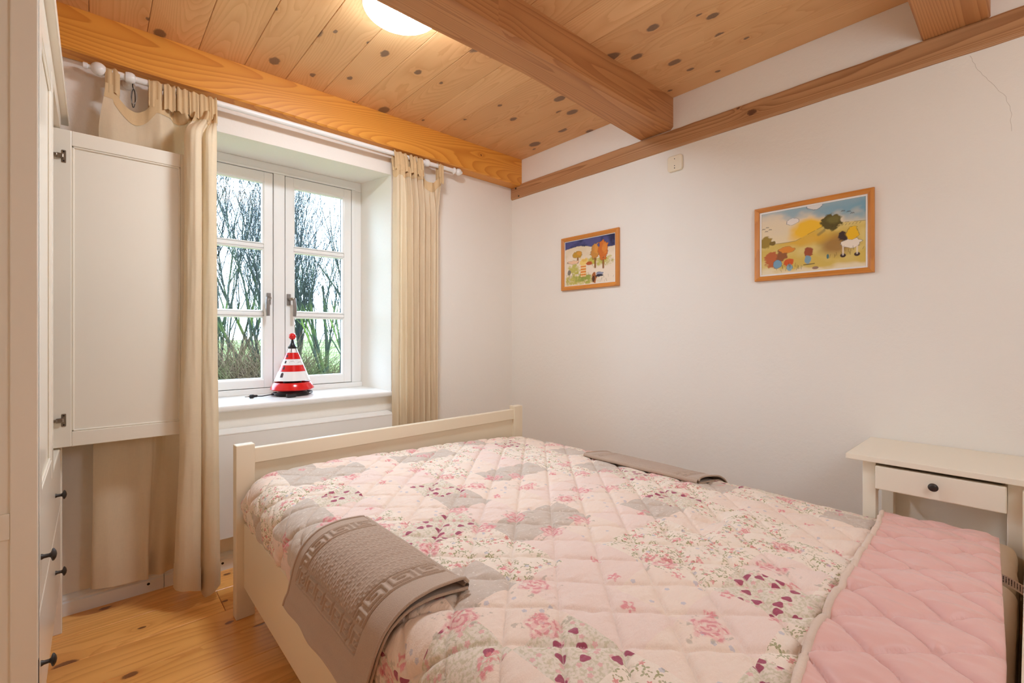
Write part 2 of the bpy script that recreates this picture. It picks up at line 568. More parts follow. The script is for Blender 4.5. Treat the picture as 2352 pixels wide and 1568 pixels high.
# baseboards
def baseboard(name, x0, x1, holes=()):
    prof = [(0, 0), (-0.022, 0), (-0.022, 0.048), (-0.017, 0.053), (-0.017, 0.060), (-0.010, 0.067), (-0.006, 0.072), (0, 0.074)]
    vs, fs = [], []
    for x in (x0, x1):
        vs += [(x, y, z) for y, z in prof]
    m = len(prof)
    for k in range(m):
        fs.append((k, (k + 1) % m, m + (k + 1) % m, m + k))
    fs.append(tuple(range(m))); fs.append(tuple(range(2 * m - 1, m - 1, -1)))
    o = mesh(name, vs, fs, M_white)
    bm = bmesh.new(); bm.from_mesh(o.data); bmesh.ops.recalc_face_normals(bm, faces=bm.faces); bm.to_mesh(o.data); bm.free()
    tag(o, kind='structure')
    for (x, z) in holes:
        lathe('screw_hole', [(0.0052, -0.0222), (0.0052, -0.0228), (0.0035, -0.0229)], M_dark, o, (x, 0, z), 14, 'Y')
    return o
baseboard('baseboard_far', XL, -1.985, [(-2.036, 0.034)])
baseboard('baseboard_far', -1.983, 0.0, [(-1.772, 0.033)])
def bb_right():
    o = box('baseboard_right', -0.016, 0, YN, -0.023, 0, 0.072, M_white, None, 0.004)
    tag(o, kind='structure')
bb_right()

# ------------------------------------------------------------------ window
win = empty('window_1', (-1.434, 0.35, 0.741), kind='structure')
def wbox(name, x0, x1, y0, y1, z0, z1, parent, mat=M_white, bev=0.003):
    return box(name, x0, x1, y0, y1, z0, z1, mat, parent, bev, 2)
FY0, FY1 = 0.345, 0.43
ZB, ZTp = 0.741, 2.012
GB, GT = 0.774, 1.954
# outer frame with a stepped lip
wbox('frame_jamb', XI1 - 0.066, XI1 + 0.0, FY0 + 0.012, FY1, GB - 0.003, GT + 0.003, win)
wbox('frame_jamb', XI0 - 0.0, XI0 + 0.066, FY0 + 0.012, FY1, GB - 0.003, GT + 0.003, win)
wbox('frame_lip', -1.021 + 0.003, -0.995, FY0, FY0 + 0.03, GB - 0.0025, GT + 0.0028, win)
wbox('frame_lip', -1.873, -1.847 - 0.003, FY0, FY0 + 0.03, GB - 0.0025, GT + 0.0028, win)
wbox('frame_head', XI0, XI1, FY0 + 0.012, FY1, GT + 0.003, ZTp, win)
wbox('frame_head_lip', -1.8725, -0.9955, FY0, FY0 + 0.03, GT + 0.003, GT + 0.016, win)
wbox('frame_bottom', XI0, XI1, FY0 - 0.004, FY1, ZB, GB - 0.003, win)
wbox('mullion', -1.463, -1.405, FY0, FY1, GB - 0.003, GT + 0.003, win)
wbox('gasket', -1.86, -1.01, FY0 + 0.032, FY0 + 0.04, GB - 0.01, GB + 0.012, win, M_gasket, 0)
wbox('gasket', -1.86, -1.01, FY0 + 0.032, FY0 + 0.04, GT - 0.012, GT + 0.01, win, M_gasket, 0)
for xg in (-1.8475, -1.4645, -1.4035, -1.0205):
    wbox('gasket', xg - 0.006, xg + 0.006, FY0 + 0.033, FY0 + 0.041, GB, GT, win, M_gasket, 0)
def sash(x0, x1, hx, side):
    s = empty('sash', (0, 0, 0)); s.parent = win
    s.location = (((x0 + x1) / 2) + 1.434, 0, 0)
    y0, y1 = FY0 + 0.002, FY0 + 0.055
    st = 0.045
    wbox('stile', x0, x0 + st, y0, y1, GB, GT, s)
    wbox('stile', x1 - st, x1, y0, y1, GB, GT, s)
    wbox('top_rail', x0 + st - .001, x1 - st + .001, y0, y1, GT - 0.052, GT, s)
    wbox('bottom_rail', x0 + st - .001, x1 - st + .001, y0, y1, GB, GB + 0.044, s)
    zz = [GB + 0.044, 1.177, 1.548, GT - 0.052]
    for z in (1.177, 1.548):
        wbox('muntin', x0 + st - .001, x1 - st + .001, y0 + 0.004, y1, z - 0.012, z + 0.012, s, bev=0.005)
    for i in range(3):
        a = zz[i] + (0.012 if i else 0); b = zz[i + 1] - (0.012 if i < 2 else 0)
        xa, xb = x0 + st, x1 - st
        # glazing bead, four mitred strips as one profile ring
        vs, fs = [], []
        prof = [(0.0, y0 + 0.003), (0.007, y0 + 0.006), (0.010, y0 + 0.024), (0.0, y0 + 0.026)]
        p = parent_off(s)
        for (dx, dz, cx_, cz_) in ((1, 1, xa, a), (-1, 1, xb, a), (-1, -1, xb, b), (1, -1, xa, b)):
            for d, y in prof:
                vs.append((cx_ + dx * d - p[0], y - p[1], cz_ + dz * d - p[2]))
        for k in range(4):
            k2 = (k + 1) % 4
            for q in range(3):
                fs.append((k * 4 + q, k2 * 4 + q, k2 * 4 + q + 1, k * 4 + q + 1))
        bm = bmesh.new(); V = [bm.verts.new(v) for v in vs]
        for f in fs: bm.faces.new([V[i] for i in f])
        from_bm('glazing_bead', bm, M_white, s)
        box('pane', xa - 0.004, xb + 0.004, y0 + 0.026, y0 + 0.030, a - 0.004, b + 0.004, M_glass, s, 0)
        box('spacer', xb - 0.006, xb - 0.001, y0 + 0.0305, y0 + 0.045, a, b, M_gasket, s, 0)
    # handle
    wbox('handle_plate', hx - 0.010, hx + 0.010, y0 - 0.009, y0 + 0.001, 1.228, 1.292, s, M_nickel, 0.002)
    p = parent_off(s)
    tube('handle_neck', [(hx, y0 - 0.004, 1.262), (hx + side * 0.004, y0 - 0.040, 1.262), (hx + side * 0.016, y0 - 0.052, 1.262)], [0.0085, 0.0085, 0.008], M_steel, s, 12)
    vs, fs = [], []
    tube_geo([Vector(q) - Vector(p) for q in ((hx + side * 0.016, y0 - 0.050, 1.268), (hx + side * 0.017, y0 - 0.052, 1.245), (hx + side * 0.018, y0 - 0.056, 1.21), (hx + side * 0.016, y0 - 0.053, 1.165))], [0.0085, 0.0095, 0.0105, 0.0085], 10, vs, fs)
    fs.append(tuple(range(9, -1, -1))); fs.append(tuple(len(vs) - 10 + k for k in range(10)))
    mesh('handle_grip', vs, fs, M_nickel, s, smooth=True)
sash(-1.847, -1.466, -1.488, -1)
sash(-1.402, -1.021, -1.385, 1)
# sill board
def sill():
    bm = bmesh.new()
    bm_box(bm, XO0 - 0.0, XO1 + 0.0, -0.03, 0.36, 0.713, 0.741, 0.009, 3)
    o = from_bm('window_sill', bm, M_white)
    tag(o, 'white window sill board deep in the thick wall', kind='structure')
sill()

# ------------------------------------------------------------------ radiator
rad = empty('radiator', (-1.44, -0.04, 0.161), 'flat white radiator panel on the wall under the window sill', 'radiator')
box('front_panel', -1.865, -0.955, -0.082, -0.072, 0.161, 0.622, M_rad, rad, 0.003, 2)
box('body', -1.86, -0.96, -0.074, -0.022, 0.18, 0.615, M_rad, rad, 0.003)
def rad_top():
    bm = bmesh.new()
    V = [bm.verts.new(v) for v in ((-1.865, -0.083, 0.618), (-0.955, -0.083, 0.618), (-0.955, -0.083, 0.625), (-1.865, -0.083, 0.625),
                                  (-1.865, -0.004, 0.627), (-0.955, -0.004, 0.627), (-0.955, -0.004, 0.634), (-1.865, -0.004, 0.634))]
    for f in ((0, 1, 2, 3), (4, 7, 6, 5), (3, 2, 6, 7), (0, 4, 5, 1), (1, 5, 6, 2), (0, 3, 7, 4)): bm.faces.new([V[i] for i in f])
    bmesh.ops.bevel(bm, geom=list(bm.edges), offset=0.002, segments=2, affect='EDGES')
    p = parent_off(rad)
    from_bm('top_cover', bm, M_rad, rad, (-p[0], -p[1], -p[2]))
rad_top()
for x in (-1.80, -1.10):
    box('wall_bracket', x - 0.015, x + 0.015, -0.024, 0.0, 0.25, 0.55, M_rad, rad, 0.001)

# ------------------------------------------------------------------ ceiling lamp
def ceiling_lamp():
    x, y = LAMP_XY
    L = empty('ceiling_lamp', (x, y, CZ), 'lit white glass dome ceiling lamp tucked beside the middle beam', 'lamp')
    R, dz = LAMP_R, LAMP_D
    prof = [(R * math.cos(a), 2.246 - dz * math.sin(a)) for a in np.linspace(0, math.pi / 2 - 0.02, 14)]
    lathe('glass_dome', prof, M_bulb, L, (x, y, 0), 48, cap=False)
    lathe('ceiling_mount', [(R * 0.86, 2.271), (R * 0.86, 2.25), (R * 1.0, 2.247), (R * 0.98, 2.243), (R * .5, 2.243)], M_white, L, (x, y, 0), 40)
LAMP_XY, LAMP_R, LAMP_D = (-1.372, -0.930), 0.137, 0.046
ceiling_lamp()

# ------------------------------------------------------------------ wardrobe
def wardrobe():
    W = empty('wardrobe', (-2.58, -0.615, 0), 'white wardrobe at the left with one door swung open and two knobbed drawers', 'wardrobe')
    xf, yf, yn, xb = -2.289, -0.13, -1.10, -2.865
    zt, zd0, zd1, zm, zb = 1.838, 1.78, 0.668, 0.458, 0.195
    C = M_cream
    P = M_creamg
    def frame_panel(name_prefix, y0, y1, zz, x0, x1, st=0.062):
        pass
    # near side: stile frame with recessed panels
    side = box('side_panel', xb, xf, yn + 0.008, yn + 0.018, 0.06, zt, P, W, 0)
    box('stile', xf - 0.040, xf, yn, yn + 0.026, 0.0, zt, P, W, 0.0025, 2)
    box('stile', xb, xb + 0.05, yn, yn + 0.026, 0.0, zt, P, W, 0.0025, 2)
    for (a, b) in ((0.652, 0.704), (zt - 0.06, zt), (0.07, 0.13)):
        box('side_rail', xb + 0.05, xf - 0.040, yn + 0.002, yn + 0.022, a, b, P, W, 0.002, 2)
    # far side, back, floor, top, divider
    box('side_panel', xb, xf - 0.006, yf - 0.020, yf, 0.10, zt, P, W, 0.002)
    box('leg', xf - 0.045, xf + 0.001, yf - 0.026, yf, 0.0, zd1, P, W, 0.002)
    box('leg', xb, xb + 0.045, yf - 0.026, yf, 0.0, 0.3, P, W, 0.002)
    box('back_panel', xb, xb + 0.008, yn + 0.02, yf - 0.02, 0.1, zt, C, W, 0)
    box('shelf', xb + 0.01, xf - 0.026, yn + 0.026, yf - 0.022, zd1 - 0.022, zd1 - 0.004, C, W, 0.001)
    box('shelf', xb + 0.01, xf - 0.05, yn + 0.026, yf - 0.022, 1.22, 1.238, C, W, 0.001)
    box('bottom_panel', xb + 0.01, xf - 0.026, yn + 0.026, yf - 0.022, zb - 0.02, zb - 0.004, C, W, 0.001)
    box('top_panel', xb + 0.01, xf - 0.002, yn + 0.026, yf - 0.022, zd0 + 0.003, zt, P, W, 0.001)
    # cornice with overhang
    bm = bmesh.new()
    bm_box(bm, xb - 0.0, xf + 0.017, yn - 0.06, yf + 0.078, zt, zt + 0.028, 0.004, 2)
    p = parent_off(W)
    from_bm('cornice', bm, P, W, (-p[0], -p[1], -p[2]))
    # door: frame of stiles and rails with a raised inner panel
    def door(name, hinge_y, width, closed):
        D = empty(name, (0, 0, 0)); D.parent = W
        z0, z1 = zd1, zd0 - 0.002
        h = z1 - z0
        st, rl = 0.060, 0.052
        def b(nm, u0, u1, t0, t1, a, c, bev=0.002):
            bmm = bmesh.new(); bm_box(bmm, u0, u1, t0, t1, a, c, bev, 2)
            return from_bm(nm, bmm, P, D)
        # local frame: u = across the door from its hinge, t = thickness (0 inner .. 0.02 outer), z
        b('stile', 0, st, 0, 0.020, 0, h)
        b('stile', width - st, width, 0, 0.020, 0, h)
        b('top_rail', st, width - st, 0.0005, 0.0195, h - rl, h)
        b('bottom_rail', st, width - st, 0.0005, 0.0195, 0, rl)
        b('door_panel', st - 0.002, width - st + 0.002, 0.007, 0.0125, rl - 0.002, h - rl + 0.002, 0)
        # bead round the panel on both faces
        for t0, t1 in ((0.0025, 0.0075), (0.012, 0.0175)):
            bmm = bmesh.new()
            for (u0, u1, a, c) in ((st, st + 0.007, rl, h - rl), (width - st - 0.007, width - st, rl, h - rl),
                                   (st, width - st, rl, rl + 0.007), (st, width - st, h - rl - 0.007, h - rl)):
                bm_box(bmm, u0, u1, t0, t1, a, c, 0.002)
            from_bm('panel_bead', bmm, P, D)
        return D
    wd = 0.455
    # closed door, hinged on the near side
    D1 = door('door', yn, wd, True)
    D1.rotation_euler = (0, 0, math.radians(90))
    D1.location = (xf - 0.020 - W.location[0], yn + 0.03 - W.location[1], zd1)
    D1.scale = (1, -1, 1)
    # open door, swung to stand across the room in front of the window wall
    wo = 0.435
    D2 = door('door', yf, wo, False)
    D2.location = (-2.322 - W.location[0], OPEN_Y - W.location[1], zd1)
    for hz in (0.095, 1.015):
        H = bpy.data.objects.new('hinge', None); COL.objects.link(H); H.parent = D2
        bmm = bmesh.new()
        bm_box(bmm, 0.034, 0.046, -0.0022, 0.0005, hz - 0.022, hz + 0.022, 0.0015)
        bm_box(bmm, 0.020, 0.040, -0.011, 0.0, hz - 0.008, hz + 0.008, 0.003, 2)
        bm_box(bmm, -0.012, 0.024, -0.016, -0.008, hz - 0.005, hz + 0.005, 0.002, 2)
        bm_box(bmm, -0.014, -0.004, -0.020, 0.006, hz - 0.009, hz + 0.009, 0.002)
        from_bm('hinge_plate', bmm, M_steel, H)
        for dz_ in (-0.016, 0.016):
            bmm = bmesh.new()
            bm_box(bmm, 0.0375, 0.0425, -0.0034, -0.0018, hz + dz_ - 0.0025, hz + dz_ + 0.0025, 0.001)
            from_bm('hinge_screw', bmm, M_bronze, H)
    # drawers
    for (a, c) in ((zm + 0.003, zd1 - 0.006), (zb, zm - 0.003)):
        Dr = bpy.data.objects.new('drawer', None); COL.objects.link(Dr); Dr.parent = W
        Dr.location = (xf - W.location[0], -0.615 - W.location[1], (a + c) / 2)
        box('drawer_front', xf - 0.024, xf - 0.003, yn + 0.030, yf - 0.029, a, c, P, Dr, 0.004, 2)
        box('drawer_box', xb + 0.06, xf - 0.026, yn + 0.045, yf - 0.045, a + 0.02, c - 0.03, C, Dr, 0.001)
        for ky in (-0.455, -0.985):
            knob('knob', Dr, (xf - 0.003, ky, (a + c) / 2 + 0.005), 'X')
    box('front_rail', xf - 0.026, xf - 0.003, yn + 0.026, yf - 0.026, zm - 0.0025, zm + 0.0025, P, W, 0.0005)
    box('catch', xf - 0.0015, xf + 0.0008, yn + 0.002, yn + 0.009, 0.34, 0.395, M_bronze, W, 0)

def knob(name, parent, base, axis, s=1.0, sign=1):
    prof = [(0.0065, 0.0), (0.0060, 0.002), (0.0045, 0.005), (0.0042, 0.013), (0.0060, 0.0155), (0.0125, 0.0175), (0.0140, 0.0192), (0.0128, 0.0215), (0.0075, 0.0245), (0.001, 0.0258)]
    lathe(name, [(r * s, z * s * sign) for r, z in prof], M_bronze, parent, base, 24, axis)
OPEN_Y = -0.20
wardrobe()

# ------------------------------------------------------------------ curtain rod
def curtain_rod():
    z, y = 2.076, -0.073
    Rd = empty('curtain_rod', (-1.35, y, z), 'white wooden curtain rod with ball finials under the beam', 'curtain rod')
    lathe('rod', [(0.0125, -2.165), (0.0125, -0.555)], M_white, Rd, (0, y, z), 20, 'X')
    ball = lambda r, c, s=1: [(r * math.sin(a), c - s * r * math.cos(a)) for a in np.linspace(0.25, math.pi - 0.05, 12)]
    lathe('finial', [(0.008, -2.235), (0.011, -2.234), (0.011, -2.222), (0.008, -2.220), (0.008, -2.212)] + [(0.0245 * math.sin(a), -2.190 - 0.0245 * math.cos(a)) for a in np.linspace(0.35, 2.7, 12)] + [(0.012, -2.165)], M_white, Rd, (0, y, z), 24, 'X')
    lathe('finial', [(0.0125, -0.557), (0.018, -0.553), (0.020, -0.547), (0.016, -0.540), (0.010, -0.537)] + [(0.021 * math.sin(a), -0.515 - 0.021 * math.cos(a)) for a in np.linspace(0.4, 2.75, 12)] + [(0.009, -0.490), (0.004, -0.485)], M_white, Rd, (0, y, z), 24, 'X')
    for x in (-2.098, -0.742):
        B = bpy.data.objects.new('bracket', None); COL.objects.link(B); B.parent = Rd
        lathe('bracket_cup', [(0.013, -0.016), (0.019, -0.013), (0.0215, -0.004), (0.0215, 0.006), (0.018, 0.014), (0.013, 0.017)], M_white, B, (x, y, z), 24, 'X')
        lathe('bracket_arm', [(0.012, -0.016), (0.011, -0.030), (0.012, -0.06), (0.02, -0.066), (0.02, -0.0725)], M_white, B, (x, 0 - 0.0, z), 18, 'Y') if False else \
            lathe('bracket_arm', [(0.011, y + 0.016), (0.010, y + 0.03), (0.012, -0.02), (0.021, -0.012), (0.021, -0.001)], M_white, B, (x, 0, z), 18, 'Y')
curtain_rod()
def tieback():
    T = empty('curtain_tieback', (-2.09, -0.082, 2.05), 'dark cord tieback hanging in a loop from the curtain rod bracket', 'tieback')
    for k, (w_, h_, dy) in enumerate(((0.010, 0.060, 0.0), (0.006, 0.072, 0.006))):
        pts = [(-2.088 + w_ * math.sin(a) * (1 if a < math.pi else 0.8), -0.092 + dy, 2.030 - h_ * 0.5 + h_ * 0.5 * math.cos(a)) for a in np.linspace(0.1, 2 * math.pi - 0.1, 24)]
        tube('cord', pts, 0.0016, M_bronze if k else paint('grey_cord', (150, 142, 132), 0.6), T, 6)
    tube('cord', [(-2.09, -0.088, 2.050), (-2.09, -0.0885, 2.040), (-2.088, -0.092, 2.028)], 0.0022, M_bronze, T, 6)
tieback()

# ------------------------------------------------------------------ curtains
def curtain(name, levels, ztop, zbot, tabs, label, n=260, m=90, header=None):
    """levels: [(z, [(x,y)...])] from top to bottom; ztop/zbot: functions of s; tabs: [(x, y, width, zseam)]"""
    s = np.linspace(0, 1, n)
    paths = [(z, catmull(P, s)) for z, P in levels]
    zs = np.array([z for z, _ in paths])
    PP = np.stack([p for _, p in paths])            # levels,n,2
    zt = np.array([ztop(q) for q in s]); zb = np.array([zbot(q) for q in s])
    def surf(Z):
        # Z (m,n) -> (m,n,2)
        out = np.zeros(Z.shape + (2,))
        for i in range(n):
            zz = Z[:, i]
            k = np.clip(np.searchsorted(-zs, -zz) - 1, 0, len(zs) - 2)
            f = np.clip((zs[k] - zz) / (zs[k] - zs[k + 1]), 0, 1)
            f = f * f * (3 - 2 * f)
            out[:, i] = PP[k, i] * (1 - f)[:, None] + PP[k + 1, i] * f[:, None]
        return out
    v = np.linspace(0, 1, m)[:, None]
    Z = zt[None] * (1 - v) + zb[None] * v
    XY = surf(Z)
    # small hanging irregularities
    wob = np.array([[mnoise.noise(Vector((s[i] * 14, Z[j, i] * 1.3, 2))) for i in range(n)] for j in range(m)])
    wob2 = np.array([[mnoise.noise(Vector((s[i] * 40, Z[j, i] * 4.0, 9))) for i in range(n)] for j in range(m)])
    V = np.dstack([XY[..., 0] + 0.002 * wob2, XY[..., 1] + 0.006 * wob + 0.0022 * wob2, Z])
    cx = V[..., 0].mean()
    C = empty(name, (cx, -0.075, 2.07), label, 'curtain', 'linen curtains at the window')
    fab = grid_mesh('fabric', V, M_linen, C)
    # hem and heading bands: doubled cloth just in front
    d = np.gradient(V, axis=1); nx = np.stack([d[..., 1], -d[..., 0]], -1); nx /= (np.linalg.norm(nx, axis=-1, keepdims=True) + 1e-9)
    nx[nx[..., 1] > 0] *= 1
    def band(nm, za, zb_, mat):
        mm = 14
        vv = np.linspace(0, 1, mm)[:, None]
        ZZ = (za[None] * (1 - vv) + zb_[None] * vv)
        A = surf(ZZ)
        w1 = np.array([[mnoise.noise(Vector((s[i] * 14, ZZ[j, i] * 1.3, 2))) for i in range(n)] for j in range(mm)])
        w2 = np.array([[mnoise.noise(Vector((s[i] * 40, ZZ[j, i] * 4.0, 9))) for i in range(n)] for j in range(mm)])
        Q = np.dstack([A[..., 0] + 0.002 * w2, A[..., 1] + 0.006 * w1 + 0.0022 * w2, ZZ])
        g = np.gradient(Q, axis=1)
        nn = np.stack([g[..., 1], -g[..., 0]], -1); nn /= (np.linalg.norm(nn, axis=-1, keepdims=True) + 1e-9)
        for sg in (1, -1):
            R_ = Q.copy(); R_[..., 0] += nn[..., 0] * 0.0016 * sg; R_[..., 1] += nn[..., 1] * 0.0016 * sg
            grid_mesh(nm, R_, mat, C)
    band('hem', zb + 0.092, zb, M_linen)
    band('heading', zt, zt - 0.055, M_linen2)
    # tabs
    for (x, wd, zse, ysh) in tabs:
        k = 26
        loop = [(-0.0135, zse - 0.03), (-0.0150, zse)]
        zc, yc, rr = 2.076, -0.073, 0.0150
        pts = [(yc - rr * 1.15 + ysh, zse - 0.02), (yc - rr * 1.1 + ysh * .6, (zse + zc) / 2)] + [(yc - rr * math.cos(a), zc + rr * math.sin(a)) for a in np.linspace(0.1, math.pi - 0.1, 10)] + [(yc + rr, (zse + zc) / 2), (yc + rr * .9 + ysh, zse - 0.02)]
        nn = 9
        A = np.zeros((len(pts), nn, 3))
        for i, (y, z) in enumerate(pts):
            for j in range(nn):
                q = j / (nn - 1) - 0.5
                pinch = 1.0
                A[i, j] = (x + q * wd * pinch, y + 0.0045 * math.sin(j * 1.7 + x * 90) - abs(0.004 * math.sin(x * 700)), z - 0.004 * math.sin(j * 1.1 + x * 50))
        grid_mesh('tab', A, M_linen2, C)
    return C

# left curtain: part hangs behind the open door, the rest is bunched in front of the door's edge
LT = [(-2.172, -0.095), (-2.148, -0.088), (-2.118, -0.080), (-2.075, -0.066), (-2.035, -0.088), (-2.005, -0.095), (-1.978, -0.078), (-1.962, -0.058),
      (-1.945, -0.082), (-1.925, -0.106), (-1.910, -0.080), (-1.900, -0.066), (-1.893, -0.09), (-1.884, -0.112), (-1.875, -0.085), (-1.866, -0.070), (-1.852, -0.10),
      (-1.842, -0.118), (-1.830, -0.09), (-1.822, -0.075), (-1.816, -0.10), (-1.811, -0.112), (-1.807, -0.085)]
LM = [(-2.190, -0.095), (-2.150, -0.105), (-2.110, -0.098), (-2.075, -0.085), (-2.035, -0.092), (-2.000, -0.105), (-1.975, -0.085), (-1.950, -0.072),
      (-1.915, -0.085), (-1.878, -0.110), (-1.864, -0.150), (-1.866, -0.195), (-1.890, -0.215), (-1.925, -0.220), (-1.940, -0.236), (-1.932, -0.262), (-1.910, -0.274),
      (-1.889, -0.262), (-1.880, -0.238), (-1.872, -0.262), (-1.852, -0.272), (-1.834, -0.252), (-1.828, -0.215)]
LK = [(-2.205, -0.092), (-2.160, -0.105), (-2.110, -0.100), (-2.070, -0.090), (-2.035, -0.096), (-2.020, -0.085), (-2.000, -0.070), (-1.975, -0.068),
      (-1.930, -0.080), (-1.880, -0.110), (-1.866, -0.150), (-1.868, -0.195), (-1.895, -0.220), (-1.940, -0.226), (-1.957, -0.242), (-1.946, -0.272), (-1.915, -0.284),
      (-1.890, -0.268), (-1.882, -0.236), (-1.872, -0.268), (-1.848, -0.282), (-1.828, -0.256), (-1.822, -0.215)]
LB = [(-2.212, -0.088), (-2.165, -0.108), (-2.110, -0.104), (-2.070, -0.094), (-2.045, -0.100), (-2.048, -0.078), (-2.035, -0.062), (-2.000, -0.100),
      (-1.960, -0.075), (-1.900, -0.085), (-1.870, -0.140), (-1.872, -0.195), (-1.900, -0.222), (-1.955, -0.228), (-1.974, -0.244), (-1.962, -0.276), (-1.922, -0.290),
      (-1.893, -0.272), (-1.886, -0.234), (-1.874, -0.274), (-1.846, -0.292), (-1.824, -0.262), (-1.820, -0.215)]
def lz_top(s):
    base = 2.012
    if s < 0.30:
        q = s / 0.19
        return base - (0.068 * math.sin(math.pi * min(1, max(0, (q - 0.25) / 0.85))) if q > .25 else 0) + (0.012 if q < .25 else 0)
    return base - 0.028 * max(0, math.sin((s - .30) * 26)) * 0.8
def lz_bot(s):
    return np.interp(s, [0, 0.15, 0.24, 0.34, 0.42, 0.55, 0.64, 0.72, 0.80, 0.86, 0.93, 1.0], [0.105, 0.088, 0.085, 0.095, 0.085, 0.09, 0.09, 0.075, 0.045, 0.022, 0.055, 0.05])
curtain('curtain', [(2.02, LT), (1.84, LM), (1.3, LM), (0.66, LK), (0.05, LB)], lz_top, lz_bot,
        [(-2.150, 0.044, 2.012, 0), (-2.018, 0.044, 2.0, 0), (-1.972, 0.038, 2.0, -0.004), (-1.928, 0.040, 2.0, -0.012), (-1.888, 0.036, 1.995, -.012), (-1.852, 0.036, 1.995, -.014), (-1.820, 0.030, 1.99, -.01)],
        'beige tab-top linen curtain bunched beside the open wardrobe door')
RT = [(-0.958, -0.070), (-0.945, -0.108), (-0.925, -0.098), (-0.905, -0.108), (-0.885, -0.082), (-0.872, -0.112), (-0.850, -0.080), (-0.835, -0.112), (-0.812, -0.080), (-0.795, -0.110),
      (-0.770, -0.082), (-0.745, -0.074), (-0.725, -0.104), (-0.700, -0.078), (-0.678, -0.098), (-0.650, -0.085)]
RM = [(-0.962, -0.072), (-0.950, -0.125), (-0.925, -0.100), (-0.905, -0.128), (-0.882, -0.085), (-0.866, -0.130), (-0.845, -0.082), (-0.826, -0.128), (-0.808, -0.082), (-0.788, -0.125),
      (-0.768, -0.082), (-0.748, -0.118), (-0.728, -0.085), (-0.708, -0.118), (-0.690, -0.085), (-0.672, -0.090)]
RB = [(-0.972, -0.080), (-0.958, -0.130), (-0.930, -0.102), (-0.908, -0.135), (-0.882, -0.088), (-0.864, -0.136), (-0.842, -0.085), (-0.824, -0.132), (-0.806, -0.085), (-0.786, -0.130),
      (-0.768, -0.085), (-0.750, -0.124), (-0.730, -0.085), (-0.712, -0.122), (-0.695, -0.085), (-0.680, -0.092)]
def rz_top(s):
    if s < 0.62: return 2.012 - 0.018 * max(0, math.sin(s * 40))
    return 2.012 - 0.055 * math.sin(math.pi * min(1, max(0, (s - 0.62) / 0.36)))
curtain('curtain', [(2.01, RT), (1.75, RM), (0.0, RB)], rz_top, lambda s: 0.03,
        [(-0.940, 0.046, 2.0, -.012), (-0.893, 0.042, 2.0, -.012), (-0.846, 0.044, 2.0, -.012), (-0.800, 0.042, 2.0, -.01), (-0.655, 0.036, 1.99, 0)],
        'beige tab-top linen curtain hanging behind the footboard right of the window')

# ------------------------------------------------------------------ bed
bed = empty('bed', (-1.07, -1.45, 0), 'cream painted double bed frame with a low slatless footboard', 'bed')
bed['label'] = 'cream painted double bed frame with low footboard under the floral quilt'
def obox(name, p0, p1, t, z0, z1, mat, parent, bev=0.003):
    """upright board between plan points p0,p1 (its front face), thickness t behind it"""
    dx, dy = p1[0] - p0[0], p1[1] - p0[1]
    L = math.hypot(dx, dy)
    bm = bmesh.new()
    bm_box(bm, 0, L, 0, t, z0, z1, bev, 2)
    o = from_bm(name, bm, mat, parent)
    p = parent_off(parent)
    o.location = (p0[0] - p[0], p0[1] - p[1], -p[2])
    o.rotation_euler = (0, 0, math.atan2(dy, dx))
    return o
PLx, PRx = -1.812, -0.388
yL, yR = -0.486, -0.455
sl = (yR - yL) / (PRx - PLx)
fy = lambda x: yL + sl * (x - PLx)
obox('post', (PLx, fy(PLx)), (PLx + 0.064, fy(PLx + 0.064)), 0.045, 0, 0.648, M_bed, bed)
obox('post', (PRx, fy(PRx)), (PRx + 0.064, fy(PRx + 0.064)), 0.045, 0, 0.648, M_bed, bed)
obox('foot_rail', (PLx + 0.063, fy(-1.75) + 0.008), (PRx + 0.001, fy(PRx) + 0.008), 0.028, 0.572, 0.630, M_bed, bed)
obox('foot_panel', (PLx + 0.063, fy(-1.75) + 0.018), (PRx + 0.001, fy(PRx) + 0.018), 0.016, 0.20, 0.5722, M_bed, bed, 0.001)
box('side_rail', -1.786, -1.762, -2.45, -0.485, 0.114, 0.355, M_bed, bed, 0.002)
box('side_ledge', -1.762, -1.735, -2.45, -0.49, 0.330, 0.348, M_bed, bed, 0.002)
box('side_rail', -0.372, -0.350, -2.45, -0.46, 0.114, 0.355, M_bed, bed, 0.002)
box('post', -1.81, -1.755, -2.50, -2.447, 0, 0.645, M_bed, bed, 0.003)
box('post', -0.375, -0.318, -2.492, -2.440, 0, 0.645, M_bed, bed, 0.003)
box('headboard', -1.756, -0.374, -2.476, -2.446, 0.12, 0.60, M_bed, bed, 0.003)
box('slat_support', -1.735, -0.40, -2.44, -0.50, 0.26, 0.278, M_bed, bed, 0.002)

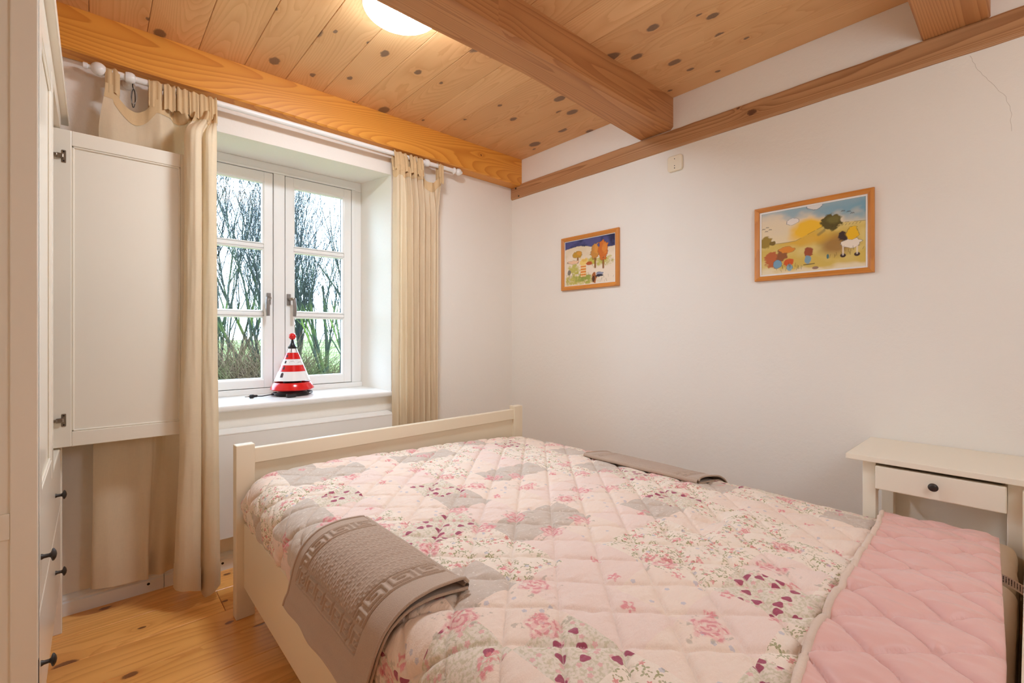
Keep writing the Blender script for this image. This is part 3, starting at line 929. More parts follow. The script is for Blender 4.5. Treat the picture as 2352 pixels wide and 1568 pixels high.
def rounded(name, x0, x1, y0, y1, z0, z1, r, mat, parent=None, puff=0.0, nu=26, seed=0):
    """soft slab: rounded box, slightly pillowed and creased"""
    bm = bmesh.new()
    cx, cy, cz = (x0 + x1) / 2, (y0 + y1) / 2, (z0 + z1) / 2
    bm_box(bm, x0 - cx, x1 - cx, y0 - cy, y1 - cy, z0 - cz, z1 - cz)
    bmesh.ops.subdivide_edges(bm, edges=list(bm.edges), cuts=nu, use_grid_fill=True)
    hx, hy, hz = (x1 - x0) / 2, (y1 - y0) / 2, (z1 - z0) / 2
    for v in bm.verts:
        c = v.co
        q = Vector((max(-hx + r, min(hx - r, c.x)), max(-hy + r, min(hy - r, c.y)), max(-hz + min(r, hz * .98), min(hz - min(r, hz * .98), c.z))))
        d = c - q
        if d.length > 1e-6:
            m_ = max(abs(d.x), abs(d.y), abs(d.z))
            c2 = q + d.normalized() * min(r, m_)
        else:
            c2 = c.copy()
        nz = mnoise.noise(Vector((c.x * 9 + seed, c.y * 9, c.z * 9))) * 0.006 + mnoise.noise(Vector((c.x * 25 + seed, c.y * 25, c.z * 25))) * 0.0025
        c2 += c2.normalized() * nz * (1 if puff else 0.3)
        v.co = c2
    return from_bm(name, bm, mat, parent, (cx, cy, cz), True)
M_cot = paint('white_cotton', (234, 224, 206), 0.9, 0.15, 160, 0.02)
tag(rounded('mattress', -1.758, -0.376, -2.436, -0.505, 0.282, 0.432, 0.035, M_cot), 'white mattress lying on the bed frame under the quilt', 'mattress')
dv = 'folded white duvets under the quilt end'
DUVET = tag(rounded('folded_duvet', -0.668, -0.350, -2.432, -2.22, 0.436, 0.494, 0.028, M_cot, None, 1, 26, 3), 'white folded duvet with a care tag beside the nightstand', 'duvet', dv)
tag(rounded('folded_duvet', -1.62, -0.672, -2.436, -2.22, 0.436, 0.506, 0.034, M_cot, None, 1, 30, 8), 'white folded duvet without tag, at the head of the mattress', 'duvet', dv)

# ------------------------------------------------------------------ quilt
def quilt_print():
    t = NT('floral_patchwork_cotton')
    u = t.xyz(t.uv())
    U0, V0 = u[0], u[1]
    wobn = t.noise(t.vec(U0, V0), 7.0, 2)
    Pz = 1 / 0.138
    cu = t.M('FLOOR', t.add(t.mul(U0, Pz), t.add(0.30, t.mul(t.sub(wobn, .5), 0.10))))
    cv = t.M('FLOOR', t.add(t.mul(V0, Pz), t.add(0.70, t.mul(t.sub(wobn, .5), -0.10))))
    r, rc = t.white(t.vec(cu, cv))
    ramp = lambda a, b: t.mul(t.M('GREATER_THAN', r, a), t.M('LESS_THAN', r, b))
    isgrey = t.M('LESS_THAN', r, 0.19); ispink = ramp(0.19, 0.38); issprig = ramp(0.38, 0.68); isberry = ramp(0.68, 0.80); isrose = t.M('GREATER_THAN', r, 0.80)
    fine = t.noise(t.vec(U0, V0), 420.0, 2)
    med = t.noise(t.vec(U0, V0), 60.0, 3)
    grey = t.mix(t.step(t.noise(t.vec(t.mul(U0, 1), V0), 95.0, 3, .6), 0.58, 0.66), lin((212, 199, 186)), lin((230, 221, 211)))
    pink = t.mix(fine, lin((240, 216, 205)), lin((247, 231, 221)))
    cream = t.mix(med, lin((245, 231, 214)), lin((248, 238, 226)))
    berry = t.mix(t.step(t.noise(t.vec(U0, V0), 150.0, 3), 0.45, 0.6), lin((236, 226, 212)), lin((216, 208, 182)))
    rosey = t.mix(med, lin((246, 231, 216)), lin((244, 224, 210)))
    c = t.mix(isgrey, cream, grey); c = t.mix(ispink, c, pink); c = t.mix(isberry, c, berry); c = t.mix(isrose, c, rosey)
    def flower(scale, R, lobes, exist, seed, depth=.45, rand=1.0):
        vv = t.vec(t.add(t.mul(U0, scale), seed), t.add(t.mul(V0, scale), seed * 1.7))
        d, col, pos = t.vor(vv, 1.0, rand)
        a = t.xyz(vv); b = t.xyz(pos); k = t.xyz(col)
        dx = t.sub(a[0], b[0]); dy = t.sub(a[1], b[1])
        rr = t.M('SQRT', t.add(t.mul(dx, dx), t.mul(dy, dy)))
        th = t.M('ARCTAN2', dy, dx)
        lobe = t.mul(R, t.add(1 - depth, t.mul(depth, t.M('COSINE', t.add(t.mul(th, float(lobes)), t.mul(k[0], 6.28))))))
        m = t.mul(t.sub(1.0, t.step(t.sub(rr, lobe), -0.03, 0.03)), t.M('LESS_THAN', k[1], exist))
        return m, rr, th, k
    # vines of green sprigs with pink and blue buds
    g1, _, _, k1 = flower(62.0, 0.46, 3, 0.62, 3.1)
    g2, _, _, _ = flower(95.0, 0.40, 2, 0.45, 9.4, .6)
    p1, _, _, _ = flower(58.0, 0.34, 5, 0.36, 21.7, .25)
    bl, _, _, _ = flower(44.0, 0.24, 5, 0.14, 33.3, .10)
    green = t.mix(k1[2], lin((160, 162, 116)), lin((190, 184, 146)))
    vine = t.step(t.noise(t.vec(U0, V0), 16.0, 2), 0.40, 0.52)
    c = t.mix(t.mul(t.mul(issprig, vine), t.mul(g1, 0.9)), c, green)
    c = t.mix(t.mul(t.mul(issprig, vine), t.mul(g2, 0.8)), c, lin((172, 164, 120)))
    c = t.mix(t.mul(issprig, t.mul(p1, t.mul(vine, 0.85))), c, lin((226, 142, 140)))
    c = t.mix(t.mul(t.add(issprig, isrose), t.mul(bl, 0.6)), c, lin((190, 192, 208)))
    # dark berry flowers on the grey-green patches
    f1, _, _, _ = flower(33.0, 0.34, 3, 0.45, 51.0, .14, .6)
    f2, _, _, _ = flower(48.0, 0.26, 5, 0.5, 61.0, .15)
    c = t.mix(t.mul(isberry, t.mul(f2, .7)), c, lin((234, 172, 176)))
    c = t.mix(t.mul(isberry, t.mul(f1, .92)), c, lin((164, 62, 98)))
    # big loose roses, mostly across seams
    ro, rr, th, kr = flower(6.6, 0.235, 5, 0.50, 77.0, .16)
    sw = t.noise(t.vec(t.add(t.mul(U0, 1), 3), V0), 55.0, 3, .6)
    petal = t.M('SINE', t.add(t.add(t.mul(rr, 66.0), t.mul(th, 2.0)), t.mul(sw, 9.0)))
    rmask = t.mul(ro, t.step(t.noise(t.vec(U0, V0), 80.0, 3), 0.36, 0.50))
    rcol = t.mix(t.step(petal, -0.2, 0.6), lin((240, 190, 186)), lin((222, 124, 136)))
    c = t.mix(t.mul(rmask, .74), c, rcol)
    lf, lr, lt, kl = flower(6.6, 0.40, 7, 0.50, 77.0, .4)
    lmask = t.mul(t.mul(lf, t.sub(1.0, ro)), t.step(t.noise(t.vec(U0, V0), 75.0, 3), 0.52, 0.60))
    c = t.mix(t.mul(lmask, .55), c, lin((176, 166, 146)))
    sr, rr2, th2, _ = flower(11.0, 0.17, 5, 0.34, 91.0, .2)
    srm = t.mul(sr, t.step(t.noise(t.vec(U0, V0), 110.0, 3), 0.40, 0.55))
    c = t.mix(t.mul(srm, .8), c, lin((230, 138, 146)))
    su = t.M('ABSOLUTE', t.sub(t.M('FRACT', t.add(t.mul(t.add(t.add(U0, V0), 3.421), 1 / 0.1405), 0.5)), 0.5))
    sv = t.M('ABSOLUTE', t.sub(t.M('FRACT', t.add(t.mul(t.sub(t.sub(U0, V0), 0.167), 1 / 0.1405), 0.5)), 0.5))
    thread = t.sub(1.0, t.step(t.M('MINIMUM', su, sv), 0.006, 0.012))
    c = t.mix(t.mul(thread, .4), c, lin((244, 232, 220)))
    c = t.mix(1.0, c, (0.95, 0.90, 0.86), 'MULTIPLY')
    t.base(c, 0.85, 0.15)
    t.b.inputs['Sheen Weight'].default_value = 0.15
    t.bump(t.add(t.mul(fine, 0.35), t.mul(t.noise(t.vec(U0, t.mul(V0, 2.2)), 27.0, 4, .55), 4.0)), 0.34, 0.006)
    return t.m
M_quilt = quilt_print()
def satin():
    t = NT('pink_satin')
    o = t.xyz(t.uv())
    n = t.noise(t.vec(o[0], o[1]), 6.0, 3)
    c = t.mix(n, lin((222, 172, 162)), lin((230, 184, 174)))
    t.base(c, 0.42, 0.45)
    t.b.inputs['Sheen Weight'].default_value = 0.3
    t.b.inputs['Sheen Roughness'].default_value = 0.4
    f = t.noise(t.vec(t.mul(o[0], 260), t.mul(o[1], 90)), 1.0, 2)
    t.bump(t.add(t.mul(f, .25), t.noise(t.vec(o[0], t.mul(o[1], .6)), 34.0, 3)), 0.22, 0.006)
    return t.m
M_satin = satin()
M_bind = paint('rolled_binding_cotton', (222, 200, 182), 0.9, 0.4, 140, 0.2)
def tagmat():
    t = NT('printed_care_tag')
    o = t.xyz(t.uv())
    ln = t.M('GREATER_THAN', t.M('FRACT', t.mul(o[0], 12.0)), 0.52)
    br = t.M('GREATER_THAN', t.noise(t.vec(t.mul(o[0], 9), t.mul(o[1], 26)), 1.0, 1), 0.40)
    inn = t.mul(t.M('GREATER_THAN', o[1], 0.14), t.M('LESS_THAN', o[1], 0.80))
    t.base(t.mix(t.mul(t.mul(ln, br), inn), lin((236, 230, 222)), lin((96, 88, 88))), 0.7)
    return t.m
M_tag = tagmat()
SX0 = [(-1.772, 0.352), (-1.783, 0.385), (-1.789, 0.43), (-1.783, 0.475), (-1.762, 0.512), (-1.725, 0.532), (-1.66, 0.538), (-1.45, 0.540), (-1.2, 0.538), (-0.9, 0.526),
       (-0.62, 0.510), (-0.45, 0.493), (-0.385, 0.478), (-0.345, 0.452), (-0.328, 0.41), (-0.326, 0.36), (-0.335, 0.30)]
def arclen(P, n=600):
    Q = catmull(P, np.linspace(0, 1, n))
    d = np.r_[0, np.cumsum(np.hypot(*np.diff(Q, axis=0).T))]
    return Q, d
QP, QD = arclen(SX0)
S0 = np.interp(-1.2, QP[:, 0], QD)             # arc length at x=-1.2
def q_profile(s):
    """s: arc coordinate with s = x on the flat top -> x,z,nx,nz"""
    a = s + 1.2 + S0
    x = np.interp(a, QD, QP[:, 0]); z = np.interp(a, QD, QP[:, 1])
    e = 0.004
    tx = np.interp(a + e, QD, QP[:, 0]) - np.interp(a - e, QD, QP[:, 0]); tz = np.interp(a + e, QD, QP[:, 1]) - np.interp(a - e, QD, QP[:, 1])
    l = np.hypot(tx, tz) + 1e-9
    return x, z, -tz / l, tx / l
SMIN, SMAX = -1.2 - S0, QD[-1] - 1.2 - S0
def fbm(x, y, sc, seed=0.0, oct=3):
    f = np.zeros_like(x); a = 1.0
    X, Y = x.ravel(), y.ravel()
    out = np.zeros(X.size)
    for k in range(oct):
        out += a * np.array([mnoise.noise(Vector((u * sc * 2 ** k, v * sc * 2 ** k, seed + k * 7))) for u, v in zip(X, Y)])
        a *= 0.5
    return out.reshape(x.shape)
def puff(S, Y, off=0.0, amp=0.0115):
    u = (S + Y + 3.421 + off) / 0.1405; v = (S - Y - 0.167 + off) / 0.1405
    a = np.abs(np.sin(np.pi * u)); b = np.abs(np.sin(np.pi * v))
    h = amp * (1 - np.exp(-a * 8.0)) * (1 - np.exp(-b * 8.0)) * (0.75 + 0.25 * a * b)
    return h, np.minimum(a, b)
def dipmap(x, y):
    """broad sags of the bedding: the seam ridge between two duvets, soft hollows"""
    h = np.zeros_like(x)
    # ridge near the middle towards the head
    t = (x + 1.02) / 0.36
    yc = -1.885 + 0.03 * t
    on = np.clip(1 - np.abs(x + 0.84) / 0.30, 0, 1)
    h += on * 0.012 * np.exp(-((y - yc + 0.03) / 0.05) ** 2) - on * 0.016 * np.exp(-((y - yc - 0.03) / 0.035) ** 2)
    h -= 0.016 * np.exp(-((y + 0.60) / 0.13) ** 2) * np.clip((x + 1.4) / 0.7, 0, 1) * 0.5
    return h
def quilt_surface(S, Y):
    x, z, nx, nz = q_profile(S)
    foot = np.clip((Y + 0.565) / 0.06, 0, 1)                 # rounds down at the footboard
    z = z - (0.045 * foot ** 2) * np.clip((z - 0.42) / 0.08, 0, 1)
    topness = np.clip(nz, 0, 1)
    z = z + dipmap(x, Y) * topness
    # gather: the drop on the left leans out a little between folds
    return x, z, nx, nz
def make_quilt():
    Qt = empty('quilt', (-1.07, -1.45, 0.54), 'pink floral patchwork quilt spread over the bed, its head end turned back', 'quilt')
    ns, ny = 560, 540
    s = np.linspace(SMIN, SMAX, ns); y = np.linspace(-0.507, -2.392, ny)
    S, Y = np.meshgrid(s, y, indexing='ij')
    x, z, nx, nz = quilt_surface(S, Y)
    h, g = puff(S, Y)
    # small tension wrinkles running off the stitch lines
    wr_ = fbm(S * 1.0 + Y * .3, Y * 2.6, 12, 1.0, 3) * 0.0040 * np.clip(1.3 - g, 0, 1) + fbm(S, Y, 3.0, 5.0, 2) * 0.006
    side = np.clip(1 - nz, 0, 1)
    gather = np.sin(Y * 62 + 6 * fbm(S, Y, 4, 2, 1)) * 0.004 * side * (S < -1.2)
    d = h + wr_ + gather
    V = np.dstack([x + nx * d, Y, z + nz * d])
    uv = np.dstack([S, Y])
    grid_mesh('patchwork_top', V, M_quilt, Qt, uv=uv)
    # turned-back end: satin lining uppermost, from the fold at the head to the bound edge
    ns2, ny2 = 300, 90
    s2 = np.linspace(-1.772 + 0.0, SMAX - 0.16, ns2)
    t = np.linspace(0, 1, ny2)
    S2, T2 = np.meshgrid(s2, t, indexing='ij')
    yedge = np.interp(S2, [-1.78, -1.37, -0.6, -0.42, -0.3], [-2.285, -2.222, -2.178, -2.155, -2.14])
    yfold = np.interp(S2, [-1.78, -1.2, -0.4, -0.25], [-2.432, -2.425, -2.392, -2.387])
    # path: up and over the fold, then along the top to the bound edge
    Y2 = np.where(T2 < 0.12, yfold + 0.006 - 0.012 * np.sin(T2 / 0.12 * math.pi * 0.5), (yfold - 0.006) + (yedge - yfold + 0.006) * (T2 - 0.12) / 0.88)
    x2, z2, nx2, nz2 = quilt_surface(S2, np.minimum(Y2, -0.6))
    lift = np.where(T2 < 0.12, -0.012 + 0.034 * np.sin(T2 / 0.12 * math.pi * 0.5), 0.022 - 0.006 * ((T2 - 0.12) / 0.88))
    endr = np.clip((0.45 - np.abs(T2 - 0.55)) / 0.45, 0, 1)
    h2, _ = puff(S2, Y2, 0.03, 0.018)
    wr2 = fbm(S2 * 2.2, Y2 * 1.0, 10, 11.0, 3) * 0.0065
    # rounded drop at the outer corners
    d2 = lift + h2 * np.clip(T2 * 5, 0, 1) + wr2 * np.clip(T2 * 5, 0, 1)
    V2 = np.dstack([x2 + nx2 * d2, Y2, z2 + nz2 * d2])
    o = grid_mesh('lining', V2, M_satin, Qt, uv=np.dstack([S2, Y2]))
    o['label'] = 'plain pink satin lining folded outward'
    # binding roll on the edge
    e = V2[:, -1, :].copy()
    pts = [Vector(p) + Vector((0, 0.004, -0.002)) for p in e[::3]]
    vs, fs = [], []
    p0 = parent_off(Qt)
    tube_geo([p - p0 for p in pts], [0.0068 + 0.0012 * mnoise.noise(Vector((i * .5, 0, 0))) for i in range(len(pts))], 10, vs, fs)
    b_ = mesh('binding', vs, fs, M_bind, Qt, smooth=True)
    b_['label'] = 'rolled floral binding along the turned-back edge'
make_quilt()
def care_tag():
    # strip from under the quilt to the head post
    A = np.zeros((14, 4, 3))
    a0, a1 = np.array((-0.650, -2.392, 0.501)), np.array((-0.684, -2.4445, 0.497))
    for i in range(14):
        f = i / 13
        c = a0 + (a1 - a0) * f + np.array((0, 0, 0.004 * math.sin(f * 3.1)))
        for j in range(4):
            A[i, j] = c + np.array((-0.008, 0.0, -0.019)) * (j / 3 - 0.5)
    uvs = np.dstack(np.meshgrid(np.linspace(0, 1, 14), np.linspace(0, 1, 4), indexing='ij'))
    grid_mesh('care_tag', A, M_tag, DUVET, uv=uvs)['label'] = 'white printed care tag'
care_tag()

# ------------------------------------------------------------------ towels
def terry(name, c):
    t = NT(name)
    o = t.xyz(t.obj())
    n = t.noise(t.vec(o[0], o[1], o[2]), 520.0, 2, .6)
    n2 = t.noise(t.vec(o[0], o[1], o[2]), 22.0, 3)
    col = t.mix(n, tuple(x * .72 for x in lin(c)), tuple(x * 1.22 for x in lin(c)))
    col = t.mix(t.mul(n2, .35), col, tuple(x * 1.15 for x in lin(c)))
    t.base(col, 0.95, 0.05)
    t.b.inputs['Sheen Weight'].default_value = 0.25
    t.bump(n, 0.55, 0.002)
    return t.m
M_towel = terry('taupe_terry', (186, 162, 142))
KEY = ["11111110", "10000010", "10111010", "10100010", "10111110", "10000000", "11111111"]
def towel_height(A, B, LA, LB, wa0, wa1, wb, bands=('far', 'near', 'low')):
    """A along (0..LA), B down from the fold (0..LB): woven relief in metres"""
    h = np.zeros_like(A)
    kw = 0.046
    def key(p, q):                       # p along the band, q across it (0..kw)
        n = 7
        i = np.clip((q / kw * n).astype(int), 0, n - 1)
        j = np.mod((p / kw * n).astype(int), 8)
        T = np.array([[int(ch) for ch in row] for row in KEY])
        return T[i, j].astype(float)
    plain = np.ones_like(A) * 0.0012
    in_w = (A > wa0) & (A < LA - wa1) & (B < wb)
    row = np.floor(A / 0.0098)
    pa = np.abs(A / 0.0098 - row - 0.5); pb = B / 0.0135 + np.mod(row, 2) * 0.5; pb = np.abs(pb - np.floor(pb) - 0.5)
    waf = np.clip(np.maximum((0.5 - pa) / 0.22 - 1.0, 0) + np.maximum((0.36 - pb) / 0.20 * -1.0 + 1.0, 0) * 0.0 + np.where(pb > 0.36, 1.0, 0.0) + np.where(pa > 0.28, 1.0, 0.0), 0, 1)
    h = np.where(in_w, 0.0048 * waf - 0.0014, plain)
    kf = (A > wa0 - kw) & (A <= wa0) & (B < wb)
    h = np.where(kf, -0.0012 + 0.0048 * key(B, A - (wa0 - kw)), h)
    kn = (A >= LA - wa1) & (A < LA - wa1 + kw) & (B < wb)
    h = np.where(kn, -0.0012 + 0.0048 * key(B, A - (LA - wa1)), h)
    kb = (A > wa0 - kw) & (A < LA - wa1 + kw) & (B >= wb + .009) & (B < wb + .009 + kw)
    h = np.where(kb, -0.0012 + 0.0048 * key(A, B - wb - .009), h)
    h = np.where((B >= wb) & (B < wb + .009) & (A > wa0 - kw) & (A < LA - wa1 + kw), -0.0012, h)
    for e in (wa0, wa0 - kw): h = np.where((np.abs(A - e) < 0.002) & (B < wb + .055), -0.0026, h)
    for e in (LA - wa1, LA - wa1 + kw): h = np.where((np.abs(A - e) < 0.002) & (B < wb + .055), -0.0026, h)
    h = np.where((np.abs(B - wb - .009 - kw - .004) < 0.002) & (A > wa0 - kw) & (A < LA - wa1 + kw), -0.0026, h)
    # soften
    k = h.copy()
    for _ in range(1):
        k[1:-1, 1:-1] = (k[1:-1, 1:-1] * 2 + k[:-2, 1:-1] + k[2:, 1:-1] + k[1:-1, :-2] + k[1:-1, 2:]) / 6
    return k
def drape_normals(V):
    du = np.gradient(V, axis=0); dv = np.gradient(V, axis=1)
    n = np.cross(du, dv); n /= (np.linalg.norm(n, axis=-1, keepdims=True) + 1e-12)
    return n
def near_towel():
    T = empty('towel', (-1.74, -1.42, 0.5), 'taupe towel with key pattern hanging over the near side of the bed', 'towel', 'taupe folded bath towels')
    prof = [(-1.652, 0.556), (-1.69, 0.555), (-1.725, 0.550), (-1.762, 0.534), (-1.790, 0.500), (-1.801, 0.455), (-1.804, 0.40), (-1.806, 0.368), (-1.811, 0.348), (-1.813, 0.330)]
    Q, D = arclen(prof)
    LA, LB = 0.465, float(D[-1])
    na, nb = 300, 190
    a = np.linspace(0, LA, na); b = np.linspace(0, LB, nb)
    A, B = np.meshgrid(a, b, indexing='ij')
    x = np.interp(B, D, Q[:, 0]); z = np.interp(B, D, Q[:, 1])
    y = -1.243 - A + 0.135 * (B / LB) ** 1.1
    V = np.dstack([x, y, z])
    f = np.array([[mnoise.noise(Vector((A[i, j] * 7, B[i, j] * 5, 4))) for j in range(nb)] for i in range(na)])
    low = np.clip((B / LB - 0.45) / 0.55, 0, 1)
    fold = 0.004 * low * np.sin(A * 34 + 1.5 * f + 1.0) + 0.006 * f * (0.4 + low)
    N = drape_normals(V)
    if N[na // 2, 10, 2] < 0: N = -N
    # near end lifts a little where the two layers part
    lift = 0.014 * np.clip((A / LA - 0.80) / 0.20, 0, 1) ** 2 * np.clip(1 - B / (LB * 0.45), 0, 1)
    h = towel_height(A, B, LA, LB, 0.082, 0.112, 0.185)
    up = 0.010 + fold * 0.7 + lift + h
    # fold edge rolls under, free edges thin out
    up = np.where(B < 0.010, up - 0.011 * (1 - B / 0.010) ** 2, up)
    V1 = V + N * up[..., None]
    grid_mesh('upper_layer', V1, M_towel, T)
    # lower layer and the edges that join them
    lowoff = 0.001 + fold * 0.7
    V2 = V + N * lowoff[..., None]
    V2 = V2[::4, ::4].copy()
    V2[:, :, 1] -= np.where(np.linspace(0, LA, V2.shape[0])[:, None] > LA - 0.01, 0.003, 0)
    grid_mesh('lower_layer', V2, M_towel, T)
    def edge(pa, nm, r):
        vs, fs = [], []
        p0 = parent_off(T)
        tube_geo([Vector(q) - p0 for q in pa], r, 8, vs, fs)
        mesh(nm, vs, fs, M_towel, T, smooth=True)
    edge([tuple(p) for p in (V + N * (fold * .7 + .004)[..., None])[::4, 0]], 'fold_edge', 0.006)
    edge([tuple(p) for p in V1[-1, ::4]], 'hem', 0.0035)
    edge([tuple(p) for p in V2[-1]], 'hem', 0.0035)
    edge([tuple(p) for p in V1[0, ::4]], 'hem', 0.0035)
    edge([tuple(p) for p in (V1 - N * .004)[::4, -1]], 'hem', 0.005)
near_towel()
def far_towel():
    T = empty('towel', (-0.45, -1.36, 0.5), 'taupe towel folded flat along the far edge of the bed by the wall', 'towel', 'taupe folded bath towels')
    LA, LB = 0.53, 0.30
    na, nb = 250, 130
    a = np.linspace(0, LA, na); b = np.linspace(0, LB, nb)
    A, B = np.meshgrid(a, b, indexing='ij')
    S = -0.565 + B
    Y = -1.115 - A - 0.0 * B
    x, z, nx, nz = quilt_surface(S, Y)
    V = np.dstack([x, Y, z])
    N = np.dstack([nx, np.zeros_like(nx), nz])
    f = np.array([[mnoise.noise(Vector((A[i, j] * 6, B[i, j] * 6, 14))) for j in range(nb)] for i in range(na)])
    h = towel_height(A, B, LA, LB, 0.085, 0.10, 0.24)
    lift = 0.008 * np.clip((A / LA - 0.82) / 0.18, 0, 1) ** 2 * np.clip(1 - np.abs(B - 0.05) / 0.15, 0, 1)
    base = 0.012 + 0.004 * f
    up = base + 0.013 + h + lift
    up = np.where(B < 0.012, up - 0.010 * (1 - B / 0.012) ** 2, up)
    V1 = V + N * up[..., None]
    grid_mesh('upper_layer', V1, M_towel, T)
    grid_mesh('lower_layer', (V + N * base[..., None])[::4, ::4], M_towel, T)
    def edge(pa, nm, r):
        vs, fs = [], []
        p0 = parent_off(T)
        tube_geo([Vector(q) - p0 for q in pa], r, 8, vs, fs)
        mesh(nm, vs, fs, M_towel, T, smooth=True)
    edge([tuple(p) for p in (V + N * (base + .007)[..., None])[::4, 0]], 'fold_edge', 0.0085)
    edge([tuple(p) for p in V1[-1, ::4]], 'hem', 0.0035)
    edge([tuple(p) for p in (V + N * base[..., None])[-1, ::4]], 'hem', 0.0035)
    edge([tuple(p) for p in V1[0, ::4]], 'hem', 0.0035)
far_towel()

# ------------------------------------------------------------------ nightstand
def nightstand():
    N = empty('nightstand', (-0.18, -2.255, 0), 'white bedside table with one black-knobbed drawer against the right wall', 'nightstand')
    C = M_cream
    def bx(nm, *a, bev=0.002, par=N, mat=C): return box(nm, *a, mat, par, bev, 2)
    bx('tabletop', -0.363, -0.003, -2.462, -2.047, 0.655, 0.673)
    # tabletop front and side overhang the legs
    for (x0, x1) in ((-0.335, -0.297), (-0.045, -0.007)):
        for (y0, y1) in ((-2.122, -2.087), (-2.446, -2.411)):
            bx('leg', x0, x1, y0, y1, 0, 0.655)
    bx('side_apron', -0.297, -0.045, -2.118, -2.100, 0.545, 0.655)
    bx('side_apron', -0.297, -0.045, -2.434, -2.416, 0.545, 0.655)
    bx('back_apron', -0.030, -0.012, -2.411, -2.122, 0.545, 0.655)
    bx('shelf', -0.33, -0.01, -2.43, -2.10, 0.17, 0.188)
    Dr = bpy.data.objects.new('drawer', None); COL.objects.link(Dr); Dr.parent = N
    Dr.location = (-0.345 + 0.18, 0, 0.61)
    bx('drawer_front', -0.356, -0.338, -2.411, -2.1235, 0.5715, 0.645, bev=0.003, par=Dr)
    bx('drawer_box', -0.337, -0.05, -2.400, -2.135, 0.578, 0.630, par=Dr)
    knob('knob', Dr, (-0.356, -2.263, 0.612), 'X', 0.86, -1)
nightstand()

